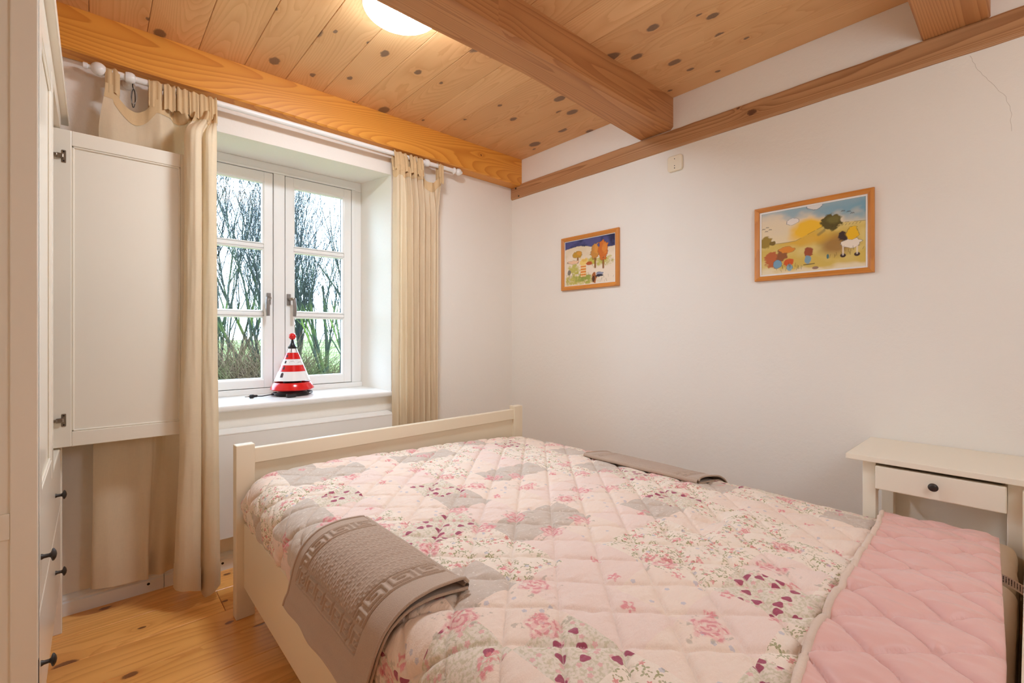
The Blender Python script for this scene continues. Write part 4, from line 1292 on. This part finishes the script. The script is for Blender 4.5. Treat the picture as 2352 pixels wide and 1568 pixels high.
# ------------------------------------------------------------------ lighthouse lamp on the sill
def lighthouse():
    x, y, z = LH
    R = paint('glossy_red_enamel', (214, 30, 30), 0.18)
    Wt = paint('glossy_white_enamel', (240, 236, 236), 0.2)
    K = paint('gloss_black_enamel', (24, 20, 22), 0.3)
    L = empty('lighthouse_lamp', (x, y, z), 'red and white striped toy lighthouse lamp on the window sill', 'lamp')
    lathe('base', [(0.080, 0.0), (0.084, 0.004), (0.082, 0.012), (0.070, 0.018), (0.066, 0.030)], K, L, (x, y, z), 40)
    lathe('dish', [(0.066, 0.026), (0.100, 0.030), (0.1075, 0.036), (0.102, 0.050), (0.093, 0.066), (0.089, 0.070), (0.085, 0.068), (0.090, 0.058), (0.060, 0.048), (0.002, 0.047)], R, L, (x, y, z), 56, cap=False)
    lathe('socket', [(0.045, 0.047), (0.045, 0.082)], K, L, (x, y, z), 32)
    z0, z1, r0, r1 = 0.080, 0.248, 0.087, 0.0215
    rad_ = lambda q: r0 + (r1 - r0) * (q - z0) / (z1 - z0)
    cuts = [(z0, 0.128, Wt, 'white_band'), (0.128, 0.161, R, 'red_band'), (0.161, 0.192, Wt, 'white_band'), (0.192, 0.226, R, 'red_band'), (0.226, z1, Wt, 'lantern_room')]
    for a, b, m_, nm in cuts:
        lathe(nm, [(rad_(a) - 0.002, a), (rad_(a), a + 0.0002), (rad_(b), b - 0.0002), (rad_(b) - 0.002, b)], m_, L, (x, y, z), 48)
    lathe('roof', [(0.0215, 0.246), (0.0225, 0.250), (0.0225, 0.256), (0.016, 0.262), (0.009, 0.278), (0.0055, 0.296), (0.005, 0.300)], K, L, (x, y, z), 32)
    lathe('ball', [(0.018 * math.sin(a), 0.312 - 0.018 * math.cos(a)) for a in np.linspace(0.05, math.pi - 0.02, 16)], R, L, (x, y, z), 28)
    M_win = paint('dark_window_print', (64, 40, 44), 0.3)
    # arched window prints lying on the cone; azimuth faces the room's left
    def decal(nm, az, zc, w_, h_, arch=True, mat=M_win):
        vs, fs = [], []
        pts = [(-w_ / 2, -h_ / 2), (w_ / 2, -h_ / 2)]
        if arch:
            pts += [(w_ / 2 * math.cos(a), h_ / 2 - w_ / 2 + w_ / 2 * math.sin(a)) for a in np.linspace(0, math.pi, 7)]
        else:
            pts += [(w_ / 2, h_ / 2), (-w_ / 2, h_ / 2)]
        sl_ = (r1 - r0) / (z1 - z0)
        for off in (0.0007, -0.0004):
            for (p, q) in pts:
                zz = zc + q
                rr = rad_(zz) + off
                aa = az + p / rr
                vs.append((rr * math.cos(aa), rr * math.sin(aa), zz))
        n_ = len(pts)
        fs.append(tuple(range(n_))); fs.append(tuple(range(2 * n_ - 1, n_ - 1, -1)))
        for k in range(n_):
            fs.append((k, (k + 1) % n_, n_ + (k + 1) % n_, n_ + k))
        mesh(nm, vs, fs, mat, L)
    va = math.atan2(-2.4543 - y, -2.206 - x)
    decal('window', va - 0.72, 0.111, 0.016, 0.024)
    decal('window', va - 0.72, 0.147, 0.010, 0.015)
    decal('window', va - 0.72, 0.178, 0.010, 0.014)
    decal('window', va - 0.72, 0.209, 0.009, 0.013)
    for da in (-1.2, -0.2, 0.8):
        decal('lantern_post', va + da, 0.237, 0.0028, 0.020, False, K)
    for da in (-0.75, 0.25):
        decal('lantern_rail', va + da, 0.2295, 0.018, 0.0016, False, K)
    # gull marks on the middle white band
    for da, zc in ((-0.05, 0.178), (0.75, 0.174)):
        for sgn in (-1, 1):
            pts = []
            for f in np.linspace(0, 1, 6):
                zz = zc + 0.007 * math.sin(f * math.pi) * (1 if sgn > 0 else .7) - 0.002 * f
                rr = rad_(zz) + 0.0003
                aa = va + da + sgn * f * 0.011 / rr
                pts.append((x + rr * math.cos(aa), y + rr * math.sin(aa), z + zz))
            tube('gull_mark', pts, 0.0006, paint('mark_grey', (120, 100, 100), 0.4), L, 5)
    # cord coiled round the foot and its plug
    pts = []
    for f in np.linspace(0, 1, 120):
        a = va + 0.4 + f * 4.2 * math.pi
        rr = 0.090 + 0.010 * math.sin(f * 23) + 0.006 * f
        pts.append((x + rr * math.cos(a) * 1.0, y + rr * math.sin(a) * 0.85, z + 0.005 + 0.008 * abs(math.sin(f * 9)) + 0.006 * f))
    tube('cord', pts, 0.0028, K, L, 7)
    cp = [(x - 0.095, y - 0.015, z + 0.012), (x - 0.118, y - 0.02, z + 0.012), (x - 0.150, y - 0.012, z + 0.007), (x - 0.172, y - 0.008, z + 0.008)]
    tube('cord', [tuple(p) for p in np.c_[catmull(np.array(cp)[:, :2], np.linspace(0, 1, 20)), np.interp(np.linspace(0, 1, 20), [0, .33, .66, 1], [q[2] for q in cp])]], 0.0028, K, L, 7)
    lathe('plug', [(0.004, 0.0), (0.006, -0.003), (0.0065, -0.014), (0.0095, -0.020), (0.0095, -0.034), (0.007, -0.037)], K, L, (x - 0.170, y - 0.008, z + 0.0095), 16, 'X')
    for dy in (-0.0045, 0.0045):
        tube('plug_pin', [(x - 0.206, y - 0.008 + dy, z + 0.0095), (x - 0.226, y - 0.008 + dy * 1.2, z + 0.0095)], 0.0021, M_steel, L, 7)
    box('cord_switch', x - 0.062, x - 0.015, y - 0.118, y - 0.098, z + 0.001, z + 0.019, K, L, 0.005, 2)
LH = (-1.413, 0.185, 0.7415)
lighthouse()

# ------------------------------------------------------------------ framed prints (plain landscapes in the originals' colours)
def canvas(wm, hm, px=0.0014):
    nx, nz = int(wm / px), int(hm / px)
    X, Z = np.meshgrid(np.linspace(0, 1, nx), np.linspace(0, 1, nz), indexing='ij')
    return X, Z
def vnoise(X, Z, sc, seed, oct=3):
    out = np.zeros_like(X); amp = 1
    for k in range(oct):
        g = np.random.default_rng(seed + k).random((int(sc * 2 ** k) + 3, int(sc * 2 ** k) + 3))
        u = X * sc * 2 ** k; v = Z * sc * 2 ** k
        i = u.astype(int); j = v.astype(int); f = u - i; q = v - j
        f = f * f * (3 - 2 * f); q = q * q * (3 - 2 * q)
        out += amp * (g[i, j] * (1 - f) * (1 - q) + g[i + 1, j] * f * (1 - q) + g[i, j + 1] * (1 - f) * q + g[i + 1, j + 1] * f * q - .5)
        amp *= .5
    return out
def blend(C, m, c):
    m = np.clip(m, 0, 1)[..., None]
    return C * (1 - m) + np.array(lin(c)) * m
def ell(X, Z, cx, cz, rx, rz, soft=.15, n=0):
    d = np.sqrt(((X - cx) / rx) ** 2 + ((Z - cz) / rz) ** 2) + n
    return np.clip((1 - d) / soft + .5, 0, 1)
def outline(X, Z, cx, cz, rx, rz, n=0, w=.06):
    d = np.sqrt(((X - cx) / rx) ** 2 + ((Z - cz) / rz) ** 2) + n
    return np.clip(1 - np.abs(d - 1) / w, 0, 1)
def stroke(X, Z, pts, w, asp):
    m = np.zeros_like(X)
    for (x0, z0), (x1, z1) in zip(pts[:-1], pts[1:]):
        dx, dz = (x1 - x0) * asp, z1 - z0
        px, pz = (X - x0) * asp, Z - z0
        t = np.clip((px * dx + pz * dz) / (dx * dx + dz * dz + 1e-9), 0, 1)
        d = np.hypot(px - t * dx, pz - t * dz)
        m = np.maximum(m, np.clip(1.5 - d / w, 0, 1))
    return m
def print_mat():
    t = NT('printed_paper')
    a = t.n('ShaderNodeAttribute'); a.attribute_name = 'print'
    t.base(a.outputs['Color'], 0.55, 0.3)
    return t.m
M_print = print_mat()
INK = (70, 50, 38)
def paint_big():
    X, Z = canvas(0.38, 0.27)
    asp = 1.4
    n1 = vnoise(X, Z, 6, 1); n2 = vnoise(X, Z, 24, 5)
    C = np.ones(X.shape + (3,)) * np.array(lin((232, 214, 176)))
    C = blend(C, np.clip((Z - .62) * 2.4 + n1 * .6, 0, 1) * .8, (226, 210, 190))
    C = blend(C, np.clip((Z - .80) * 6 + (X - .6) * 1.8 + n1 * 1.2, 0, 1) * .9, (104, 160, 184))
    C = blend(C, np.clip((Z - .86) * 6 + n1, 0, 1) * .6, (170, 186, 188))
    C = blend(C, ell(X, Z, .52, .64, .21, .16, .6, n1 * .5) * .95, (244, 190, 28))
    hill = 0.50 + 0.16 * np.clip((X - .36) / .3, 0, 1) - 0.015 * np.sin(X * 7)
    inh = np.clip((hill - Z) / .02 + .5, 0, 1)
    C = blend(C, inh, (214, 184, 92)); C = blend(C, inh * np.clip(n1 * 1.6 + .35, 0, 1) * .7, (226, 206, 136))
    C = blend(C, inh * ell(X, Z, .75, .36, .16, .14, .9, n1 * .4) * .8, (150, 104, 58))
    C = blend(C, inh * ell(X, Z, .45, .5, .2, .1, .9, n1 * .4) * .7, (226, 172, 50))
    C = blend(C, np.clip((.10 - Z) / .05 + n1 * 1.5, 0, 1) * .8, (238, 224, 196))
    C = blend(C, np.clip(1 - np.abs(Z - hill) / .006, 0, 1) * (n2 > -.12) * .7, INK)
    # dark round tree, clouds, bushes
    C = blend(C, ell(X, Z, .69, .70, .095, .115, .15, n2 * .35), (96, 84, 40)); C = blend(C, ell(X, Z, .71, .73, .06, .06, .6, n2 * .5) * .7, (128, 118, 60))
    C = blend(C, stroke(X, Z, [(.63, .59), (.60, .56), (.58, .54)], .02, asp) * .6, (128, 112, 74))
    for cx, cz, rx, rz in ((.33, .80, .06, .05), (.54, 1.0, .075, .075)):
        C = blend(C, ell(X, Z, cx, cz, rx, rz, .1, n2 * .3) * .8, (240, 232, 224)); C = blend(C, outline(X, Z, cx, cz, rx, rz, n2 * .3, .07) * .9, (72, 74, 92))
    C = blend(C, ell(X, Z, .05, .53, .07, .09, .2, n2 * .4), (160, 132, 54)); C = blend(C, ell(X, Z, .125, .50, .035, .04, .2, n2 * .4), (128, 104, 46))
    for bx_, bz in ((.07, .76), (.10, .72), (.06, .70), (.03, .74), (.80, .83), (.85, .81), (.88, .78)):
        C = blend(C, stroke(X, Z, [(bx_ - .016, bz), (bx_ - .006, bz + .012), (bx_, bz), (bx_ + .008, bz + .010), (bx_ + .016, bz - .002)], .0035, asp) * .85, INK)
    for k in range(9):
        xx = .70 + k * .03; C = blend(C, stroke(X, Z, [(xx, .625), (xx + .012, .645)], .003, asp) * .7, INK)
    # plain stand-ins for the drawn scene: autumn shrubs, a blue stone, haystacks, a pale boulder and grass
    C = blend(C, ell(X, Z, .13, .24, .085, .13, .2, n2 * .45), (190, 104, 58)); C = blend(C, ell(X, Z, .22, .30, .06, .09, .2, n2 * .45), (150, 92, 54))
    C = blend(C, ell(X, Z, .27, .37, .08, .05, .2, n2 * .5), (222, 140, 54)); C = blend(C, outline(X, Z, .27, .37, .08, .05, n2 * .5, .08) * .6, INK)
    C = blend(C, ell(X, Z, .175, .16, .045, .065, .15, n2 * .25), (122, 160, 182)); C = blend(C, outline(X, Z, .175, .16, .045, .065, n2 * .25, .08) * .7, INK)
    C = blend(C, ell(X, Z, .29, .17, .05, .06, .2, n2 * .45), (212, 92, 40)); C = blend(C, ell(X, Z, .30, .09, .03, .05, .2, n2 * .4), (138, 172, 188))
    C = blend(C, ell(X, Z, .49, .30, .04, .07, .2, n2 * .45), (160, 84, 52)); C = blend(C, ell(X, Z, .48, .18, .03, .065, .2, n2 * .3), (130, 164, 180))
    C = blend(C, stroke(X, Z, [(.44, .11), (.54, .115)], .007, asp) * .8, INK)
    C = blend(C, ell(X, Z, .87, .36, .085, .07, .12, n2 * .35), (238, 226, 208)); C = blend(C, outline(X, Z, .87, .36, .085, .07, n2 * .35, .06) * .9, INK)
    C = blend(C, ell(X, Z, .80, .47, .04, .07, .2, n2 * .5), (70, 52, 46)); C = blend(C, ell(X, Z, .88, .50, .055, .085, .15, n2 * .35), (240, 188, 40)); C = blend(C, outline(X, Z, .88, .50, .055, .085, n2 * .35, .06) * .7, INK)
    for xx in (.80, .92):
        C = blend(C, ell(X, Z, xx, .19, .025, .028, .2), (60, 40, 40)); C = blend(C, stroke(X, Z, [(xx, .2), (xx, .32)], .010, asp) * .8, (236, 222, 204))
    C = blend(C, ell(X, Z, .55, .05, .03, .022, .2), (150, 120, 100)); C = blend(C, ell(X, Z, .665, .20, .012, .035, .2), (88, 120, 120))
    for k in range(34):
        xx = rng.uniform(.14, .42) if k < 22 else rng.uniform(.68, .97); zz = rng.uniform(.03, .13) if k < 22 else rng.uniform(.17, .26)
        C = blend(C, stroke(X, Z, [(xx, zz), (xx + rng.uniform(-.012, .012), zz + rng.uniform(.03, .06))], .0028, asp) * .7, (110, 84, 40))
    return C
def paint_small():
    X, Z = canvas(0.37, 0.27)
    asp = 1.35
    n1 = vnoise(X, Z, 6, 31); n2 = vnoise(X, Z, 22, 45)
    C = np.ones(X.shape + (3,)) * np.array(lin((238, 222, 200)))
    hill = .80 + .06 * np.sin(X * 5 + .3) + n2 * .02
    sky = np.clip((Z - hill) / .012 + .5, 0, 1)
    C = blend(C, (1 - sky) * np.clip((Z - .5) * 3 + n1, 0, 1) * .6, (214, 194, 152))
    C = blend(C, sky, (84, 84, 132)); C = blend(C, sky * np.clip(n1 * 2.2 + .4, 0, 1), (44, 42, 74))
    C = blend(C, np.clip(1 - np.abs(Z - hill) / .007, 0, 1) * .7, INK)
    for cx, cz, rx, rz in ((.30, .12, .27, .12), (.2, .36, .13, .10), (.75, .47, .16, .10), (.57, .52, .10, .08)):
        C = blend(C, ell(X, Z, cx, cz, rx, rz, .7, n2 * .9) * .85, (190, 180, 60))
    C = blend(C, ell(X, Z, .38, .14, .14, .07, .7, n2) * .6, (116, 146, 60))
    # autumn trees and shrubs in the originals' oranges
    def tree(cx, cz, rx, rz, c, tr=.1):
        nonlocal C
        C = blend(C, stroke(X, Z, [(cx, cz - rz - tr), (cx, cz)], .022, asp), (146, 92, 44))
        C = blend(C, ell(X, Z, cx, cz, rx, rz, .12, n2 * .45), c)
        C = blend(C, ell(X, Z, cx + rx * .3, cz + rz * .2, rx * .55, rz * .6, .6, n2 * .7) * .5, (236, 160, 70))
        C = blend(C, outline(X, Z, cx, cz, rx, rz, n2 * .45, .05) * .8, INK)
    tree(.62, .68, .085, .17, (200, 140, 66), .16); tree(.775, .70, .095, .20, (206, 112, 44), .18)
    tree(.27, .68, .105, .075, (196, 150, 56), .10)
    C = blend(C, ell(X, Z, .18, .52, .12, .04, .25, n2 * .4), (236, 196, 160)); C = blend(C, outline(X, Z, .18, .52, .12, .04, n2 * .4, .1) * .6, INK)
    # striped pole with a round top, dark pebbles, grass
    post = (np.abs(X - .385) < .055) & (Z > .17) & (Z < .47)
    C = blend(C, post.astype(float), (240, 206, 150)); C = blend(C, (post & (np.mod(Z * 17, 1) > .5)).astype(float), (224, 132, 48))
    C = blend(C, ell(X, Z, .385, .51, .085, .075, .3, n2 * .9), (240, 208, 120)); C = blend(C, ell(X, Z, .40, .53, .05, .04, .5, n2) * .6, (226, 170, 70))
    C = blend(C, ell(X, Z, .50, .45, .06, .04, .2, n2 * .4), (186, 92, 46))
    C = blend(C, ell(X, Z, .09, .30, .035, .06, .2, n2 * .4), (140, 128, 116)); C = blend(C, ell(X, Z, .60, .13, .045, .12, .2, n2 * .4), (168, 98, 48)); C = blend(C, ell(X, Z, .585, .10, .025, .06, .2, n2 * .4), (90, 58, 40))
    C = blend(C, ell(X, Z, .70, .20, .07, .045, .15, n2 * .35), (146, 150, 170)); C = blend(C, ell(X, Z, .70, .165, .07, .025, .2, n2 * .4), (52, 48, 62)); C = blend(C, outline(X, Z, .70, .20, .07, .045, n2 * .35, .08) * .6, INK)
    for k in range(90):
        xx = rng.uniform(.02, .55) if k < 60 else rng.uniform(.55, .98); zz = rng.uniform(.01, .26) if k < 60 else rng.uniform(.36, .44) if k < 75 else rng.uniform(.02, .12)
        C = blend(C, stroke(X, Z, [(xx, zz), (xx + rng.uniform(-.02, .02), zz + rng.uniform(.03, .08))], .003, asp) * .6, (120, 110, 40))
    return C
def picture(label, y0, y1, z0, z1, fw_, C, tilt=0.0, lip=0.006):
    """hangs on the right wall; y0 > y1 (y0 is further from the camera)"""
    W_, H_ = y0 - y1, z1 - z0
    Pc = empty('framed_picture', (-0.001, (y0 + y1) / 2, (z0 + z1) / 2), label, 'picture')
    Pc.rotation_euler = (tilt, 0, 0)
    # local: u from -W/2 (left as seen = +y) ; world y = -u ; x outwards = -d
    prof = [(0, 0.0), (0, 0.013), (0.002, 0.016), (fw_ * .45, 0.0175), (fw_ * .8, 0.0135), (fw_, 0.0115), (fw_, 0.004)]
    corners = [(-1, -1), (1, -1), (1, 1), (-1, 1)]
    for k in range(4):
        vs, fs = [], []
        A, B = corners[k], corners[(k + 1) % 4]
        cx_, cz_ = (A[0] + B[0]) / 2 * W_ / 2, (A[1] + B[1]) / 2 * H_ / 2
        L_ = W_ if k % 2 == 0 else H_
        ang = [0, math.pi / 2, math.pi, -math.pi / 2][k]
        for e in (-1, 1):
            for q, d in prof:
                l = e * (L_ / 2 - q - 0.0002)
                vs.append((l, q, d))
        m = len(prof)
        for i in range(m - 1):
            fs.append((i, i + 1, m + i + 1, m + i))
        fs.append((m - 1, 0, m, 2 * m - 1))
        fs.append(tuple(range(m - 1, -1, -1))); fs.append(tuple(range(m, 2 * m)))
        bm = bmesh.new(); V = [bm.verts.new(v) for v in vs]
        for f in fs: bm.faces.new([V[i] for i in f])
        o = from_bm('frame_bar', bm, M_frame, Pc)
        # map local (l, q, d) so that q points to the picture's centre
        from mathutils import Matrix
        edge_mid = Vector((0, -cx_, cz_))
        ldir = Vector((0, -math.cos(ang), math.sin(ang)))
        qdir = Vector((0, math.sin(ang), math.cos(ang)))
        ddir = Vector((-1, 0, 0))
        M4 = Matrix((ldir, qdir, ddir)).transposed().to_4x4()
        M4.translation = edge_mid
        o.matrix_local = M4
    # white lip and print
    iw, ih = W_ - 2 * fw_, H_ - 2 * fw_
    bm = bmesh.new()
    for (a0, a1, c0, c1) in ((-iw / 2, iw / 2, ih / 2 - lip, ih / 2), (-iw / 2, iw / 2, -ih / 2, -ih / 2 + lip), (-iw / 2, -iw / 2 + lip, -ih / 2 + lip, ih / 2 - lip), (iw / 2 - lip, iw / 2, -ih / 2 + lip, ih / 2 - lip)):
        bm_box(bm, -0.0085, -0.002, a0, a1, c0, c1, 0.0005)
    from_bm('mount', bm, M_white, Pc)
    nx, nz = C.shape[:2]
    u = np.linspace(iw / 2 - lip * .6, -iw / 2 + lip * .6, nx); v = np.linspace(-ih / 2 + lip * .6, ih / 2 - lip * .6, nz)
    Uu, Vv = np.meshgrid(u, v, indexing='ij')
    off = parent_off(Pc)
    V = np.dstack([np.full_like(Uu, -0.0055) + off.x, Uu + off.y, Vv + off.z])
    o = grid_mesh('print', V[:, ::-1] if False else V, M_print, Pc, smooth=False, col=C)
    bm = bmesh.new(); bm_box(bm, -0.003, 0.0, -iw / 2, iw / 2, -ih / 2, ih / 2); from_bm('backing', bm, M_white, Pc)
picture('small pine-framed print with dark blue sky and orange trees', -0.479, -0.910, 1.339, 1.666, 0.024, paint_small(), 0.0, 0.004)
picture('larger pine-framed landscape print with yellow hill and round dark tree', -1.632, -2.060, 1.298, 1.619, 0.020, paint_big(), 0.0, 0.007)

# ------------------------------------------------------------------ blank socket plate
def cover_plate():
    P = empty('cover_plate', (-0.001, -1.2475, 1.933), 'ivory plastic blank cover plate high on the right wall', 'cover plate')
    bm = bmesh.new()
    rings = []
    for (x, h, r) in ((0.0, 0.0395, 0.014), (-0.009, 0.0395, 0.014), (-0.0115, 0.0385, 0.013), (-0.0128, 0.0365, 0.011), (-0.0131, 0.034, 0.009)):
        ring = []
        for (sy, sz, a0) in ((1, 1, 0), (-1, 1, 90), (-1, -1, 180), (1, -1, 270)):
            for k in range(6):
                a = math.radians(a0 + k * 18)
                ring.append(bm.verts.new((x, sy * (h - r) + r * math.cos(a), sz * (h - r) + r * math.sin(a))))
        rings.append(ring)
    for i in range(len(rings) - 1):
        for k in range(24):
            k2 = (k + 1) % 24
            bm.faces.new((rings[i][k], rings[i][k2], rings[i + 1][k2], rings[i + 1][k]))
    bm.faces.new(rings[0]); bm.faces.new(rings[-1])
    from_bm('plate', bm, M_plastic, P)
    for dz, r in ((0.021, 0.0024), (-0.014, 0.0024), (-0.0255, 0.0028)):
        lathe('hole', [(r, -0.0128), (r, -0.0134), (r * .5, -0.0135)], M_dark, P, (-0.001, -1.2475, 1.933 + dz), 12, 'X')
cover_plate()

# ------------------------------------------------------------------ garden behind the window
GZ = -0.32
def garden():
    t = NT('meadow_grass')
    o = t.xyz(t.obj())
    n = t.noise(t.vec(o[0], o[1]), 3.0, 4); n2 = t.noise(t.vec(o[0], o[1]), 0.15, 3)
    c = t.mix(n, lin((84, 98, 44)), lin((108, 120, 58))); c = t.mix(t.step(n2, .45, .6), c, lin((108, 118, 72)))
    t.base(c, 0.9, 0.1)
    v = [(-60, 0.5, GZ), (160, 0.5, GZ), (160, 230, GZ - .5), (-60, 230, GZ - .5)]
    g = mesh('ground', v, [(0, 1, 2, 3)], t.m)
    tag(g, 'green meadow beyond the garden trees', kind='structure')
def bark(name, a, b, c):
    t = NT(name)
    o = t.xyz(t.obj())
    n = t.noise(t.vec(o[0], o[1], o[2]), 5.0, 4); n2 = t.noise(t.vec(o[0], o[1], o[2]), 1.1, 2)
    col = t.mix(n, lin(a), lin(b)); col = t.mix(t.mul(t.step(n2, .45, .65), t.sub(1.0, t.step(o[2], 1.6, 3.6))), col, lin(c))
    t.base(col, 0.9, 0.1)
    return t.m
M_bark = bark('mossy_bark', (44, 50, 44), (66, 72, 58), (92, 108, 50))
M_twig = bark('thin_twigs', (40, 46, 46), (66, 66, 62), (62, 74, 50))
M_brush = bark('brushwood', (84, 68, 54), (112, 90, 70), (86, 88, 56))
def make_tree(x, y, h, stems, seed, label, spread=0.5, group='bare trees outside the window'):
    R = random.Random(seed)
    Vt, Ft, Vw, Fw = [], [], [], []
    def grow(p, d, length, r, depth):
        segs = 6 if depth < 2 else 4
        pts = [p.copy()]; q = p.copy(); dd = d.copy(); rads = [r]
        kids = []
        for i in range(segs):
            bend = 0.07 + 0.05 * depth
            dd = (dd + Vector((R.uniform(-1, 1), R.uniform(-1, 1), R.uniform(-.6, .9))) * bend + Vector((0, 0, 0.05 if depth < 3 else 0.03))).normalized()
            q = q + dd * (length / segs)
            pts.append(q.copy())
            rr = r * (1 - 0.62 * (i + 1) / segs)
            rads.append(max(rr, 0.0032))
            if depth < 4 and i >= (1 if depth == 0 else 0):
                nk = R.choice((0, 1, 1, 2)) if depth < 2 else R.choice((0, 1, 1, 0, 1)) if depth < 3 else R.choice((0, 0, 0, 0, 0, 1))
                for _ in range(nk):
                    kids.append((q.copy(), dd.copy(), rads[-1]))
        if depth <= 1: tube_geo(pts, rads, 6, Vt, Ft)
        else: tube_geo(pts, rads, 4 if depth == 2 else 3, Vw, Fw)
        for (kp, kd, kr) in kids:
            side = Vector((R.uniform(-1, 1), R.uniform(-1, 1), R.uniform(-.1, .6))).normalized()
            nd = (kd * 0.95 + side * R.uniform(.35, .65) + Vector((0, 0, .22))).normalized()
            L2 = length * R.uniform(.5, .8)
            if L2 > 0.16:
                grow(kp, nd, L2, max(kr * R.uniform(.45, .7), 0.0044), depth + 1)
    for k in range(stems):
        a = R.uniform(0, 2 * math.pi)
        d = Vector((math.cos(a) * spread * R.uniform(.3, 1), math.sin(a) * spread * R.uniform(.3, 1), 1)).normalized()
        grow(Vector((R.uniform(-.25, .25), R.uniform(-.25, .25), 0)), d, h * R.uniform(.55, .8), R.uniform(.030, .060), 0)
    T = empty('tree', (x, y, GZ - 0.02), label, 'tree', group)
    mesh('trunk', Vt, Ft, M_bark, T, smooth=True)
    tw = mesh('twigs', Vw, Fw, M_twig, T)
    tw['kind'] = 'stuff'
    return len(Ft) + len(Fw)
def make_brush(x, y, r, h, n, seed, label):
    R = random.Random(seed)
    V, F = [], []
    for k in range(n):
        a = R.uniform(0, 6.28); rr = r * math.sqrt(R.random())
        p = Vector((rr * math.cos(a) * 1.6, rr * math.sin(a), 0))
        d = Vector((R.uniform(-1, 1), R.uniform(-1, 1), R.uniform(.4, 1.6))).normalized()
        L = h * R.uniform(.4, 1.1)
        pts = [p.copy()]
        for i in range(4):
            d = (d + Vector((R.uniform(-1, 1), R.uniform(-1, 1), R.uniform(-.9, .4))) * .35).normalized()
            p = p + d * L / 4
            if p.z < 0: p.z = 0.01
            pts.append(p.copy())
        tube_geo(pts, [0.008, 0.007, 0.005, 0.004, 0.002], 3, V, F)
    o = mesh('brushwood', V, F, M_brush, None, (x, y, GZ))
    tag(o, label, kind='stuff')
garden()
make_tree(0.10, 10.4, 5.4, 4, 3, 'bare mossy tree behind the left window sash, nearest the curtain', 0.55)
make_tree(0.62, 9.3, 4.6, 4, 5, 'bare mossy tree behind the left window sash, beside the mullion', 0.6)
make_tree(1.55, 9.9, 4.4, 4, 8, 'bare mossy tree behind the right window sash, beside the mullion', 0.6)
make_tree(2.15, 8.9, 4.0, 3, 12, 'bare mossy tree behind the middle of the right window sash', 0.55)
make_tree(2.75, 9.6, 4.8, 3, 21, 'bare tall tree behind the right edge of the right window sash', 0.4)
make_tree(0.55, 13.2, 5.6, 4, 33, 'bare thin tree farther back behind the left window sash', 0.5)
make_tree(2.4, 12.6, 4.6, 4, 37, 'bare thin tree farther back behind the right window sash', 0.5)
make_tree(2.55, 8.3, 4.1, 3, 44, 'bare slim tree in front of the others behind the right sash edge', 0.45)
make_tree(1.25, 11.6, 4.9, 4, 52, 'bare tree standing farther back behind the window mullion', 0.55)
make_tree(-0.95, 10.6, 5.2, 4, 61, 'bare tree outside, hidden from here by the left curtain bunch', 0.55)
make_tree(-2.3, 9.8, 4.8, 4, 67, 'bare tree outside, far left beyond the wardrobe wall', 0.55)
make_brush(0.42, 9.3, 0.95, 1.65, 2300, 4, 'tangled brown brushwood at the foot of the trees behind the left sash')
make_brush(2.35, 9.3, 0.8, 1.05, 900, 6, 'thin pale brushwood at the foot of the trees behind the right sash')
def wire_fence():
    F = empty('field_fence', (6, 24, GZ), 'thin wire fence across the meadow beyond the trees', 'fence')
    for k in range(7):
        box('post', -2 + k * 3.2, -1.93 + k * 3.2, 24, 24.07, GZ, GZ + 1.05, M_brush, F, 0.005)
    for zz in (.4, .72, 1.0):
        tube('wire', [(-3, 24.03, GZ + zz), (18.5, 24.03, GZ + zz)], 0.008, M_twig, F, 5)
wire_fence()
